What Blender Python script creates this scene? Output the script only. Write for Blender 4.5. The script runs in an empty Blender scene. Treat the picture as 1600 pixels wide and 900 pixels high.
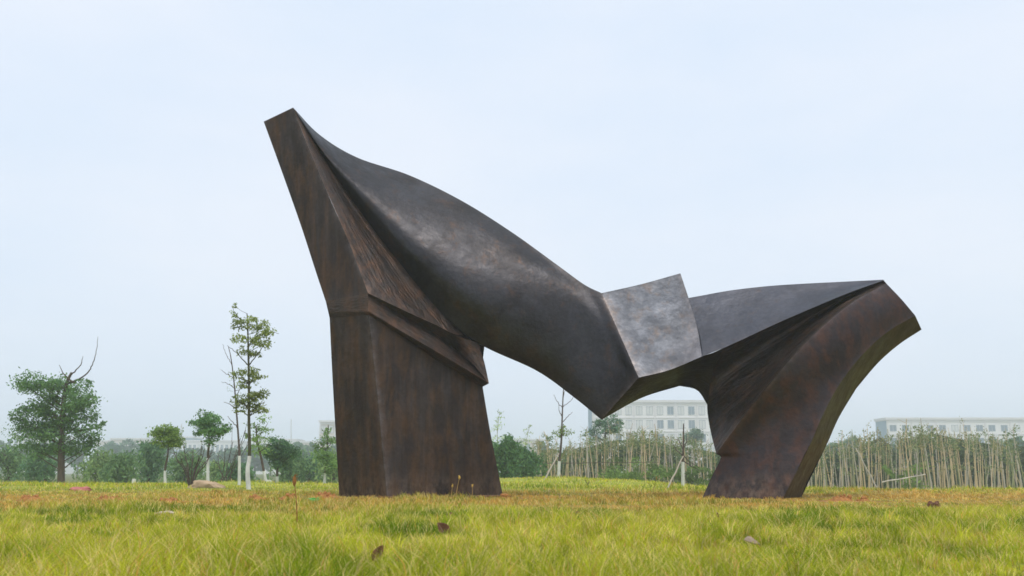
import bpy, math, random
import numpy as np
from mathutils import Vector

R = math.radians
random.seed(7)
RNG = np.random.default_rng(11)
scene = bpy.context.scene
COL = scene.collection

# ------------------------------------------------------------------ camera
CAM_H = 0.42
FPX = 1500.0                                  # focal length in photo pixels (1600 wide)
PITCH = math.atan(285.0 / FPX)
cam_data = bpy.data.cameras.new('camera')
cam_data.sensor_width = 36.0
cam_data.lens = FPX / 1600.0 * 36.0
cam_data.clip_start = 0.05
cam_data.clip_end = 9000.0
cam_data.dof.use_dof = True
cam_data.dof.focus_distance = 15.5
cam_data.dof.aperture_fstop = 5.0
cam = bpy.data.objects.new('camera', cam_data)
COL.objects.link(cam)
cam.location = (0, 0, CAM_H)
cam.rotation_euler = (math.pi / 2 + PITCH, 0, 0)
scene.camera = cam

# ------------------------------------------------------------------ world, sun, exposure
SUN_EL, SUN_AZ = R(71), R(165)                # azimuth measured from +Y towards +X: high behind the camera, to the right
world = bpy.data.worlds.new('World')
scene.world = world
world.use_nodes = True
wn, wl = world.node_tree.nodes, world.node_tree.links
wn.clear()
w_out = wn.new('ShaderNodeOutputWorld')
w_bg = wn.new('ShaderNodeBackground')
w_sky = wn.new('ShaderNodeTexSky')
w_sky.sky_type = 'NISHITA'
w_sky.sun_disc = False
w_sky.sun_elevation = SUN_EL
w_sky.sun_rotation = SUN_AZ
w_sky.air_density = 1.0
w_sky.dust_density = 4.0
w_sky.ozone_density = 1.5
w_mix = wn.new('ShaderNodeMix')               # thin even cloud veil over the blue sky
w_mix.data_type = 'RGBA'
w_mix.inputs['Factor'].default_value = 0.86
w_mix.inputs['B'].default_value = (8.7, 9.55, 10.9, 1)
w_bg.inputs['Strength'].default_value = 0.078
w_tc = wn.new('ShaderNodeTexCoord')           # faint uneven cloud
w_map = wn.new('ShaderNodeMapping'); w_map.inputs['Scale'].default_value = (1.0, 1.0, 2.6)
w_n = wn.new('ShaderNodeTexNoise'); w_n.inputs['Scale'].default_value = 1.7; w_n.inputs['Detail'].default_value = 5; w_n.inputs['Roughness'].default_value = 0.55
w_r = wn.new('ShaderNodeValToRGB')
w_r.color_ramp.elements[0].position = 0.33; w_r.color_ramp.elements[0].color = (7.7, 9.0, 10.8, 1)
w_r.color_ramp.elements[1].position = 0.68; w_r.color_ramp.elements[1].color = (9.2, 9.85, 11.0, 1)
wl.new(w_tc.outputs['Generated'], w_map.inputs['Vector']); wl.new(w_map.outputs['Vector'], w_n.inputs['Vector'])
wl.new(w_n.outputs['Fac'], w_r.inputs['Fac']); wl.new(w_r.outputs['Color'], w_mix.inputs['B'])
wl.new(w_sky.outputs['Color'], w_mix.inputs['A'])
wl.new(w_mix.outputs['Result'], w_bg.inputs['Color'])
wl.new(w_bg.outputs['Background'], w_out.inputs['Surface'])

sun_data = bpy.data.lights.new('sun', 'SUN')
sun_data.energy = 1.5
sun_data.angle = R(30)
sun_data.color = (1.0, 0.95, 0.87)
sun = bpy.data.objects.new('sun', sun_data)
COL.objects.link(sun)
sd = Vector((math.sin(SUN_AZ) * math.cos(SUN_EL), math.cos(SUN_AZ) * math.cos(SUN_EL), math.sin(SUN_EL)))
sun.rotation_euler = sd.to_track_quat('Z', 'Y').to_euler()
sun.location = (0, 0, 60)

vs = scene.view_settings
vs.view_transform = 'Standard'
vs.look = 'None'
vs.gamma = 1.0
vs.exposure = 0.42
vs.use_curve_mapping = False
scene.render.engine = 'CYCLES'
scene.cycles.use_denoising = True
scene.cycles.max_bounces = 6
scene.cycles.volume_bounces = 2
scene.cycles.transparent_max_bounces = 6
scene.cycles.filter_width = 1.6

# ------------------------------------------------------------------ helpers
def at(px, py, d):
    """world point on the line of sight of a photo pixel, d metres ahead"""
    u, v = (px - 800.0) / FPX, (450.0 - py) / FPX
    c, s = math.cos(PITCH), math.sin(PITCH)
    dy, dz = c - v * s, s + v * c
    k = d / dy
    return np.array((u * k, d, CAM_H + dz * k))

def smooth(a, b, x):
    t = np.clip((x - a) / (b - a), 0, 1)
    return t * t * (3 - 2 * t)

_perm = np.random.default_rng(3).random((256, 256))
def noise2(x, y):
    x, y = np.asarray(x, float), np.asarray(y, float)
    xi, yi = np.floor(x).astype(int), np.floor(y).astype(int)
    fx, fy = x - xi, y - yi
    fx, fy = fx * fx * (3 - 2 * fx), fy * fy * (3 - 2 * fy)
    g = lambda a, b: _perm[a % 256, b % 256]
    return (g(xi, yi) * (1 - fx) + g(xi + 1, yi) * fx) * (1 - fy) + (g(xi, yi + 1) * (1 - fx) + g(xi + 1, yi + 1) * fx) * fy

def fbm(x, y, o=3):
    t, a, s = 0, 0.5, 0
    for i in range(o):
        t = t + a * noise2(x * 2 ** i + 17 * i, y * 2 ** i + 31 * i); s += a; a *= 0.5
    return t / s

def height(x, y):
    """lawn height: nearly level round the sculpture, gentle bumps, falling away behind a low crest"""
    x, y = np.asarray(x, float), np.asarray(y, float)
    s = x / np.maximum(y, 3.0)
    dc = np.interp(s, [-0.6, -0.3, -0.1, 0.05, 0.13, 0.2, 0.3, 0.6], [30, 29, 30, 33, 29, 23, 20, 20])
    t = np.maximum(y - dc, 0)
    h = -0.95 * (1 - np.exp(-(t / 26.0) ** 1.25))
    amp = 0.07 * smooth(17, 24, np.hypot(x, y - 2)) + 0.03 * (1 - smooth(8, 12, np.hypot(x, y)))
    h = h + amp * (fbm(x * 0.55 + 9, y * 0.4 + 4, 3) - 0.5) * 2
    for bx, by, br, bh in BUMPS:
        h = h + bh * np.exp(-(((x - bx) / br) ** 2 + ((y - by) / (br * 0.9)) ** 2))
    return h

def gx(px, d):                               # x of a photo column on the ground, d metres ahead
    return at(px, 735 + FPX * CAM_H / d, d)[0]

BUMPS = [(gx(880, 34), 34, 5.0, 0.17), (gx(372, 28), 28, 0.9, 0.10), (gx(820, 27), 27, 1.1, 0.07),
         (gx(1330, 19.5), 19.5, 1.6, 0.05), (gx(560, 6.3), 6.3, 0.45, 0.035), (gx(1000, 5.2), 5.2, 0.5, 0.02),
         (gx(300, 22.5), 22.5, 0.8, 0.04)]

def gpos(px, d, dz=0.0):
    x = gx(px, d)
    return np.array((x, d, float(height(x, d)) + dz))

def new_mesh(name, verts, faces, mat=None, smooth_angle=None):
    me = bpy.data.meshes.new(name)
    verts = np.asarray(verts, dtype=np.float32)
    if isinstance(faces, np.ndarray):
        n, k = faces.shape
        me.vertices.add(len(verts)); me.vertices.foreach_set('co', verts.ravel())
        me.loops.add(n * k); me.loops.foreach_set('vertex_index', faces.astype(np.int32).ravel())
        me.polygons.add(n); me.polygons.foreach_set('loop_start', np.arange(0, n * k, k, dtype=np.int32))
        me.update(calc_edges=True)
    else:
        me.from_pydata([tuple(map(float, v)) for v in verts], [], faces)
        me.update()
    if mat: me.materials.append(mat)
    if smooth_angle is not None:
        me.shade_smooth()
        if smooth_angle < 180: me.set_sharp_from_angle(angle=R(smooth_angle))
    return me

def color_attr(me, cols):
    a = me.color_attributes.new('tint', 'FLOAT_COLOR', 'POINT')
    c = np.ones((len(me.vertices), 4), dtype=np.float32); c[:, :3] = cols
    a.data.foreach_set('color', c.ravel())

def link(name, me, parent=None, loc=(0, 0, 0)):
    o = bpy.data.objects.new(name, me)
    COL.objects.link(o)
    o.location = loc
    if parent: o.parent = parent
    return o

def tag(o, label, cat, group=None):
    o['label'] = label; o['category'] = cat
    if group: o['group'] = group
    return o

def thing(name, label, cat, loc, group=None):
    o = link(name, None, None, loc)
    o.empty_display_size = 0.2
    return tag(o, label, cat, group)

def kind(o, k):
    o['kind'] = k
    return o

class MB:
    """collects shapes into one mesh"""
    def __init__(s): s.v, s.f = [], []
    def add(s, v, f):
        k = len(s.v); s.v += [tuple(map(float, p)) for p in v]; s.f += [tuple(i + k for i in q) for q in f]
    def tube(s, pts, rad, n=7, cap=True):
        pts = [Vector(p) for p in pts]; m = len(pts)
        v, f = [], []
        for i, p in enumerate(pts):
            t = (pts[min(i + 1, m - 1)] - pts[max(i - 1, 0)]).normalized()
            a = t.cross(Vector((0.31, 0.95, 0.05))).normalized(); b = t.cross(a)
            r = rad[i] if hasattr(rad, '__len__') else rad
            for j in range(n):
                w = 2 * math.pi * j / n
                v.append(p + a * (math.cos(w) * r) + b * (math.sin(w) * r))
        for i in range(m - 1):
            for j in range(n):
                k = (j + 1) % n
                f.append((i * n + j, i * n + k, i * n + n + k, i * n + n + j))
        if cap:
            f.append(tuple(range(n))[::-1]); f.append(tuple(range((m - 1) * n, m * n)))
        s.add(v, f)
    def box(s, x0, x1, y0, y1, z0, z1):
        v = [(x, y, z) for z in (z0, z1) for y in (y0, y1) for x in (x0, x1)]
        s.add(v, [(0, 2, 3, 1), (4, 5, 7, 6), (0, 1, 5, 4), (2, 6, 7, 3), (0, 4, 6, 2), (1, 3, 7, 5)])
    def build(s, name, mat, parent=None, loc=(0, 0, 0), sm=None):
        v = np.array(s.v) - np.array(loc if parent is None else parent.location)
        return link(name, new_mesh(name, v, s.f, mat, sm), parent, loc if parent is None else (0, 0, 0))

# ------------------------------------------------------------------ materials
def nodes_of(name):
    m = bpy.data.materials.new(name)
    m.use_nodes = True
    nt = m.node_tree
    return m, nt.nodes, nt.links, nt.nodes['Principled BSDF']

def ramp(N, stops):
    r = N.new('ShaderNodeValToRGB')
    e = r.color_ramp.elements
    while len(e) < len(stops): e.new(0.5)
    for k, (p, c) in enumerate(stops):
        e[k].position = p; e[k].color = (*c, 1) if len(c) == 3 else c
    return r

def noise(N, L, vec, scale, detail=4, rough=0.55, dist=0.0):
    n = N.new('ShaderNodeTexNoise')
    n.inputs['Scale'].default_value = scale; n.inputs['Detail'].default_value = detail
    n.inputs['Roughness'].default_value = rough; n.inputs['Distortion'].default_value = dist
    if vec is not None: L.new(vec, n.inputs['Vector'])
    return n.outputs['Fac']

def mapped(N, L, src, scale, rot=(0, 0, 0)):
    m = N.new('ShaderNodeMapping')
    m.inputs['Scale'].default_value = scale; m.inputs['Rotation'].default_value = rot
    L.new(src, m.inputs['Vector'])
    return m.outputs['Vector']

def mixc(N, L, fac, a, b, mode='MIX'):
    m = N.new('ShaderNodeMix'); m.data_type = 'RGBA'; m.blend_type = mode
    for sock, val in (('Factor', fac), ('A', a), ('B', b)):
        if hasattr(val, 'is_linked'): L.new(val, m.inputs[sock])
        elif sock == 'Factor': m.inputs[sock].default_value = val
        else: m.inputs[sock].default_value = (*val, 1)
    return m.outputs['Result']

def math_(N, L, op, a, b):
    m = N.new('ShaderNodeMath'); m.operation = op
    for i, val in enumerate((a, b)):
        if hasattr(val, 'is_linked'): L.new(val, m.inputs[i])
        else: m.inputs[i].default_value = val
    return m.outputs[0]

def simple(name, col, var=0.25, scale=6.0, rough=0.85, stretch=(1, 1, 1), bump=0.0, spec=0.3):
    m, N, L, B = nodes_of(name)
    tc = N.new('ShaderNodeTexCoord')
    v = mapped(N, L, tc.outputs['Object'], stretch)
    f = noise(N, L, v, scale, 5, 0.6)
    r = ramp(N, [(0.25, tuple(c * (1 - var) for c in col)), (0.75, tuple(min(1, c * (1 + var)) for c in col))])
    L.new(f, r.inputs['Fac']); L.new(r.outputs['Color'], B.inputs['Base Color'])
    B.inputs['Roughness'].default_value = rough
    B.inputs['Specular IOR Level'].default_value = spec
    if bump:
        b = N.new('ShaderNodeBump'); b.inputs['Strength'].default_value = bump; b.inputs['Distance'].default_value = 0.02
        L.new(noise(N, L, v, scale * 4, 5, 0.65), b.inputs['Height']); L.new(b.outputs['Normal'], B.inputs['Normal'])
    return m

def leafy(name, trans=0.35, gain=(1, 1, 1), rough=0.6, spec=0.25):
    m, N, L, B = nodes_of(name)
    at_ = N.new('ShaderNodeAttribute'); at_.attribute_name = 'tint'
    c = mixc(N, L, 1.0, at_.outputs['Color'], gain, 'MULTIPLY')
    L.new(c, B.inputs['Base Color']); B.inputs['Roughness'].default_value = rough
    B.inputs['Specular IOR Level'].default_value = spec
    t = N.new('ShaderNodeBsdfTranslucent'); L.new(c, t.inputs['Color'])
    x = N.new('ShaderNodeMixShader'); x.inputs['Fac'].default_value = trans
    L.new(B.outputs['BSDF'], x.inputs[1]); L.new(t.outputs['BSDF'], x.inputs[2])
    L.new(x.outputs['Shader'], N['Material Output'].inputs['Surface'])
    return m

def bronze(name, dark, mid, warm, pale, pale_amt=0.5, crease=0.0, streak=0.0, rough=0.42, metal=0.9, warm_at=0.58, fade=None):
    """hammered patinated bronze: mottled brown to grey, rubbed paler along the worn edges"""
    m, N, L, B = nodes_of(name)
    tc = N.new('ShaderNodeTexCoord')
    ob = tc.outputs['Object']
    n1 = noise(N, L, mapped(N, L, ob, (1, 1, 0.8)), 1.15, 6, 0.62, 0.6)
    n2 = noise(N, L, mapped(N, L, ob, (3.0, 3.0, 0.8 if streak else 2.0)), 1.6, 6, 0.65, 0.3)
    n3 = noise(N, L, ob, 17.0, 5, 0.7)
    n4 = noise(N, L, mapped(N, L, ob, (6.5, 6.5, 0.35)), 1.5, 5, 0.6)
    r = ramp(N, [(0.18, dark), (0.80, mid)])
    L.new(n1, r.inputs['Fac'])
    w = ramp(N, [(warm_at - 0.08, (0, 0, 0)), (warm_at + 0.12, (1, 1, 1))]); L.new(n2, w.inputs['Fac'])
    c = mixc(N, L, math_(N, L, 'MULTIPLY', w.outputs['Color'], 0.75), r.outputs['Color'], warm)
    if streak:
        s = ramp(N, [(0.45, (0, 0, 0)), (0.7, (1, 1, 1))]); L.new(n4, s.inputs['Fac'])
        c = mixc(N, L, math_(N, L, 'MULTIPLY', s.outputs['Color'], streak), c, pale)
    f = ramp(N, [(0.3, (0.82, 0.82, 0.82)), (0.7, (1.15, 1.14, 1.12))]); L.new(n3, f.inputs['Fac'])
    c = mixc(N, L, 1.0, c, f.outputs['Color'], 'MULTIPLY')
    wa = N.new('ShaderNodeAttribute'); wa.attribute_name = 'wear'
    wn_ = ramp(N, [(0.36, (0.1, 0.1, 0.1)), (0.62, (1, 1, 1))])
    L.new(noise(N, L, ob, 6.5, 5, 0.7), wn_.inputs['Fac'])
    wf = math_(N, L, 'MULTIPLY', wa.outputs['Fac'], wn_.outputs['Color'])
    c = mixc(N, L, math_(N, L, 'MULTIPLY', wf, pale_amt), c, pale)
    if fade:                                  # the rubbed patch dies out towards one corner of the plate
        su = N.new('ShaderNodeSeparateXYZ'); L.new(tc.outputs['UV'], su.inputs[0])
        fr = N.new('ShaderNodeMapRange'); fr.interpolation_type = 'SMOOTHSTEP'
        fr.inputs['From Min'].default_value = 0.95; fr.inputs['From Max'].default_value = 1.72
        fs = math_(N, L, 'ADD', math_(N, L, 'ADD', su.outputs['X'], math_(N, L, 'MULTIPLY', su.outputs['Y'], 0.8)), math_(N, L, 'MULTIPLY', math_(N, L, 'SUBTRACT', n1, 0.5), 0.9))
        L.new(fs, fr.inputs['Value'])
        c = mixc(N, L, fr.outputs['Result'], c, fade)
    # mud splashed up from the ground
    geo = N.new('ShaderNodeNewGeometry'); sep = N.new('ShaderNodeSeparateXYZ'); L.new(geo.outputs['Position'], sep.inputs[0])
    sp = N.new('ShaderNodeMapRange'); sp.inputs['From Min'].default_value = 0.45; sp.inputs['From Max'].default_value = 0.02
    L.new(sep.outputs['Z'], sp.inputs['Value'])
    sn = ramp(N, [(0.42, (0, 0, 0)), (0.66, (1, 1, 1))]); L.new(noise(N, L, mapped(N, L, ob, (5, 5, 2.2)), 2.0, 6, 0.75), sn.inputs['Fac'])
    mud = math_(N, L, 'MULTIPLY', math_(N, L, 'MULTIPLY', sp.outputs['Result'], sn.outputs['Color']), 0.55)
    c = mixc(N, L, mud, c, (0.22, 0.14, 0.085))
    L.new(c, B.inputs['Base Color'])
    L.new(math_(N, L, 'MULTIPLY', math_(N, L, 'SUBTRACT', 1.0, mud), metal), B.inputs['Metallic'])
    rr = ramp(N, [(0.3, (rough - 0.1,) * 3), (0.7, (rough + 0.14,) * 3)])
    L.new(noise(N, L, ob, 3.1, 6, 0.7), rr.inputs['Fac'])
    L.new(rr.outputs['Color'], B.inputs['Roughness'])
    # hammered relief, plus drawn creases that follow the surface
    hgt = math_(N, L, 'ADD', math_(N, L, 'MULTIPLY', noise(N, L, ob, 2.6, 4, 0.55), 1.0),
                math_(N, L, 'MULTIPLY', noise(N, L, ob, 11.0, 4, 0.6), 0.22))
    if crease:
        uv = mapped(N, L, tc.outputs['UV'], (3.2, 9.0, 1), (0, 0, 0.12))
        cr = noise(N, L, uv, 1.0, 5, 0.62, 1.6)
        hgt = math_(N, L, 'ADD', hgt, math_(N, L, 'MULTIPLY', cr, crease))
    bev = N.new('ShaderNodeBevel'); bev.samples = 4; bev.inputs['Radius'].default_value = 0.022
    b = N.new('ShaderNodeBump'); b.inputs['Strength'].default_value = 0.62 if crease else 0.38; b.inputs['Distance'].default_value = 0.05
    L.new(hgt, b.inputs['Height']); L.new(bev.outputs['Normal'], b.inputs['Normal'])
    L.new(b.outputs['Normal'], B.inputs['Normal'])
    return m

M = {}
M['bronze_beam'] = bronze('bronze_beam', (0.019, 0.0155, 0.0145), (0.066, 0.065, 0.073), (0.076, 0.047, 0.034), (0.24, 0.19, 0.17), warm_at=0.62, rough=.42)
M['bronze_fold'] = bronze('bronze_fold', (0.030, 0.0225, 0.0195), (0.086, 0.070, 0.064), (0.125, 0.066, 0.040), (0.27, 0.165, 0.115), crease=1.1, warm_at=0.52, rough=.42)
M['bronze_pillar'] = bronze('bronze_pillar', (0.023, 0.016, 0.0125), (0.060, 0.046, 0.041), (0.102, 0.054, 0.027), (0.17, 0.145, 0.14), streak=0.16, rough=0.46, pale_amt=1.0, warm_at=.53)
M['bronze_plate'] = bronze('bronze_plate', (0.034, 0.036, 0.043), (0.090, 0.098, 0.118), (0.080, 0.060, 0.050), (0.24, 0.195, 0.17), rough=0.42, warm_at=0.60, fade=(0.062, 0.063, 0.074))
M['bronze_arm'] = bronze('bronze_arm', (0.042, 0.042, 0.049), (0.092, 0.096, 0.118), (0.088, 0.064, 0.054), (0.18, 0.14, 0.12), rough=0.42, warm_at=0.66)
M['bronze_leg'] = bronze('bronze_leg', (0.024, 0.017, 0.0155), (0.064, 0.052, 0.054), (0.092, 0.044, 0.030), (0.20, 0.165, 0.165), rough=0.44, warm_at=0.52)
M['bronze_shaded'] = bronze('bronze_shaded', (0.013, 0.010, 0.008), (0.028, 0.022, 0.018), (0.036, 0.023, 0.015), (0.11, 0.08, 0.065), crease=0.8, rough=0.5, metal=0.7)  # shade of the downward-facing underside painted in as a darker bronze
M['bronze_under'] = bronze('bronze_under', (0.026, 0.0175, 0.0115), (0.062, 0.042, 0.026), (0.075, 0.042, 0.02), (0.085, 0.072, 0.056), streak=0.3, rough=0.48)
M['bark'] = simple('bark', (0.10, 0.075, 0.055), 0.4, 14, 0.9, (1, 1, 0.3), 0.4)
M['bark_green'] = simple('bark_green', (0.085, 0.085, 0.045), 0.35, 12, 0.9, (1, 1, 0.3), 0.4)
M['twig'] = simple('twig', (0.10, 0.075, 0.065), 0.3, 9, 0.9)
M['whitewash'] = simple('whitewash', (0.70, 0.69, 0.66), 0.22, 11, 0.9, (1, 1, 0.4), 0.3)
M['pole'] = simple('pole', (0.33, 0.28, 0.21), 0.25, 6, 0.8, (1, 1, 0.3))
M['culm_tan'] = simple('culm_tan', (0.62, 0.46, 0.29), 0.4, 2.5, 0.7, (1, 1, 0.5))
M['culm_grey'] = simple('culm_grey', (0.52, 0.45, 0.39), 0.4, 2.5, 0.75, (1, 1, 0.5))
M['culm_green'] = simple('culm_green', (0.30, 0.30, 0.16), 0.3, 2.5, 0.7, (1, 1, 0.5))
M['rock'] = simple('rock', (0.46, 0.33, 0.21), 0.35, 3.5, 0.9, (1, 1, 1), 0.8)
M['stone_pale'] = simple('stone_pale', (0.50, 0.42, 0.33), 0.25, 9, 0.9, (1, 1, 1), 0.6)
M['clay'] = simple('clay', (0.40, 0.185, 0.06), 0.5, 14, 0.95, (1, 1, 1), 0.9)
M['clay_dark'] = simple('clay_dark', (0.17, 0.085, 0.05), 0.35, 12, 0.95, (1, 1, 1), 0.9)
M['dead_leaf'] = simple('dead_leaf', (0.19, 0.085, 0.045), 0.4, 30, 0.7, (1, 1, 1), 0.4)
M['dead_leaf_pale'] = simple('dead_leaf_pale', (0.36, 0.27, 0.20), 0.3, 30, 0.75, (1, 1, 1), 0.4)
M['red_cloth'] = simple('red_cloth', (0.46, 0.16, 0.14), 0.3, 6, 0.9, (1, 1, 1), 0.5)
M['straw'] = simple('straw', (0.46, 0.30, 0.10), 0.3, 20, 0.9)
M['rust_seed'] = simple('rust_seed', (0.30, 0.13, 0.035), 0.3, 60, 0.9)
M['yellow_seed'] = simple('yellow_seed', (0.55, 0.36, 0.08), 0.3, 60, 0.9)
M['concrete'] = simple('concrete', (0.55, 0.53, 0.50), 0.15, 5, 0.9)
M['wall_pale'] = simple('wall_pale', (0.90, 0.87, 0.85), 0.05, 0.25, 0.9)
M['wall_trim'] = simple('wall_trim', (0.80, 0.77, 0.76), 0.05, 0.3, 0.9)
M['window_frame'] = simple('window_frame', (0.48, 0.50, 0.52), 0.06, 0.3, 0.7)
M['wall_blue'] = simple('wall_blue', (0.33, 0.43, 0.50), 0.06, 0.3, 0.7)
M['wall_cream'] = simple('wall_cream', (0.72, 0.64, 0.57), 0.1, 0.2, 0.9)
M['roof_grey'] = simple('roof_grey', (0.33, 0.37, 0.42), 0.1, 0.4, 0.8)
M['leaf'] = leafy('leaf', 0.45, (1.9, 1.95, 1.7))
M['grass'] = leafy('grass', 0.5, (1.1, 1.12, 1.0), 0.7, 0.06)
def glass_mat():
    m, N, L, B = nodes_of('window_glass')
    B.inputs['Base Color'].default_value = (0.23, 0.29, 0.34, 1); B.inputs['Roughness'].default_value = 0.12
    B.inputs['Specular IOR Level'].default_value = 0.8
    return m
M['glass'] = glass_mat()
M['blind'] = simple('blind', (0.74, 0.74, 0.72), 0.05, 2, 0.6)

# ------------------------------------------------------------------ ground
CLAY = [(gx(165, 13.6), 13.6, 0.75, 0.35), (gx(250, 13.4), 13.4, 0.7, 0.3), (gx(395, 14.3), 14.3, 0.55, 0.35), (gx(450, 14.2), 14.2, 0.7, 0.3),
        (gx(508, 14.9), 14.9, 0.55, 0.35), (gx(1310, 13.7), 13.7, 0.55, 0.4), (gx(1350, 13.6), 13.6, 0.3, 0.25),
        (gx(1462, 11.0), 11.0, 0.25, 0.2), (gx(700, 14.6), 14.6, 1.3, 0.25), (gx(800, 15.0), 15.0, 0.4, 0.25),
        (gx(890, 10.9), 10.9, 0.5, 0.25), (gx(1240, 13.9), 13.9, 0.5, 0.25), (gx(60, 13.5), 13.5, 0.9, 0.35)]
def clay_mask(x, y):
    m = np.zeros_like(x)
    for cx, cy, rx, ry in CLAY:
        m = np.maximum(m, np.exp(-(((x - cx) / rx) ** 2 + ((y - cy) / ry) ** 2) ** 1.5))
    return np.clip(m * (0.55 + 0.9 * fbm(x * 3.1, y * 3.1, 3)), 0, 1)

def dry_mask(x, y):
    d = np.hypot(x * 0.35, y)
    n = fbm(x * 0.5 + 40, y * 0.32 + 12, 3)
    w = (n - 0.5) * 6.5
    g = smooth(0.38, 0.60, fbm(x * 1.0 + 70, y * 1.3 + 5, 3))
    return np.clip(smooth(8.8, 12.4, d + w) * (1 - smooth(16.5, 21.5, d + w * 0.8)) * (0.42 + 0.75 * g), 0, 1)

def axis(lo, hi, n, mid, k):
    t = np.linspace(-1, 1, n)
    s = np.sinh(t * k) / np.sinh(k)
    return np.where(s < 0, mid + s * (mid - lo), mid + s * (hi - mid))
gxs = axis(-3000, 3000, 330, 0.0, 7.6)
gys = np.concatenate([np.linspace(-400, -5, 12), np.linspace(-3, 36, 300), 36 + (np.geomspace(1, 200, 150) - 1) / 199 * 4500])
X, Y = np.meshgrid(gxs, gys)
Z = height(X, Y)
Z = np.where(Y < 1, 0.0, Z)
gv = np.stack([X, Y, Z], -1).reshape(-1, 3)
ny, nx = X.shape
idx = np.arange(ny * nx).reshape(ny, nx)
gf = np.stack([idx[:-1, :-1], idx[:-1, 1:], idx[1:, 1:], idx[1:, :-1]], -1).reshape(-1, 4)
def ground_material():
    m, N, L, B = nodes_of('lawn_soil')
    a = N.new('ShaderNodeAttribute'); a.attribute_name = 'tint'
    geo = N.new('ShaderNodeNewGeometry')
    n = noise(N, L, geo.outputs['Position'], 2.2, 6, 0.65)
    n2 = noise(N, L, geo.outputs['Position'], 30.0, 4, 0.7)
    r = ramp(N, [(0.3, (0.7, 0.7, 0.7)), (0.7, (1.25, 1.25, 1.2))]); L.new(n, r.inputs['Fac'])
    r2 = ramp(N, [(0.3, (0.6, 0.6, 0.6)), (0.7, (1.3, 1.3, 1.3))]); L.new(n2, r2.inputs['Fac'])
    c = mixc(N, L, 1.0, a.outputs['Color'], r.outputs['Color'], 'MULTIPLY')
    c = mixc(N, L, 1.0, c, r2.outputs['Color'], 'MULTIPLY')
    L.new(c, B.inputs['Base Color']); B.inputs['Roughness'].default_value = 0.95
    B.inputs['Specular IOR Level'].default_value = 0.1
    b = N.new('ShaderNodeBump'); b.inputs['Strength'].default_value = 0.8; b.inputs['Distance'].default_value = 0.03
    L.new(n2, b.inputs['Height']); L.new(b.outputs['Normal'], B.inputs['Normal'])
    return m
gme = new_mesh('ground', gv, gf, ground_material(), 180)
GREEN_SOIL, STRAW_SOIL, CLAY_SOIL, FAR_GREEN = np.array((0.22, 0.23, 0.045)), np.array((0.46, 0.31, 0.10)), np.array((0.42, 0.20, 0.085)), np.array((0.32, 0.35, 0.06))
vx, vy = gv[:, 0], gv[:, 1]
dm, cm = dry_mask(vx, vy)[:, None], clay_mask(vx, vy)[:, None]
fm = smooth(18, 26, vy)[:, None]
gc = GREEN_SOIL * (1 - fm) + FAR_GREEN * fm
gc = gc * (1 - dm * 0.85) + STRAW_SOIL * dm * 0.85
gc = gc * (1 - cm) + CLAY_SOIL * cm
gc = gc * (1 - smooth(45, 70, vy)[:, None] * 0.6)
color_attr(gme, gc)
ground = kind(link('ground', gme), 'structure')
ground['label'] = 'grassy lawn with dry straw patches and bare orange clay'

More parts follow.
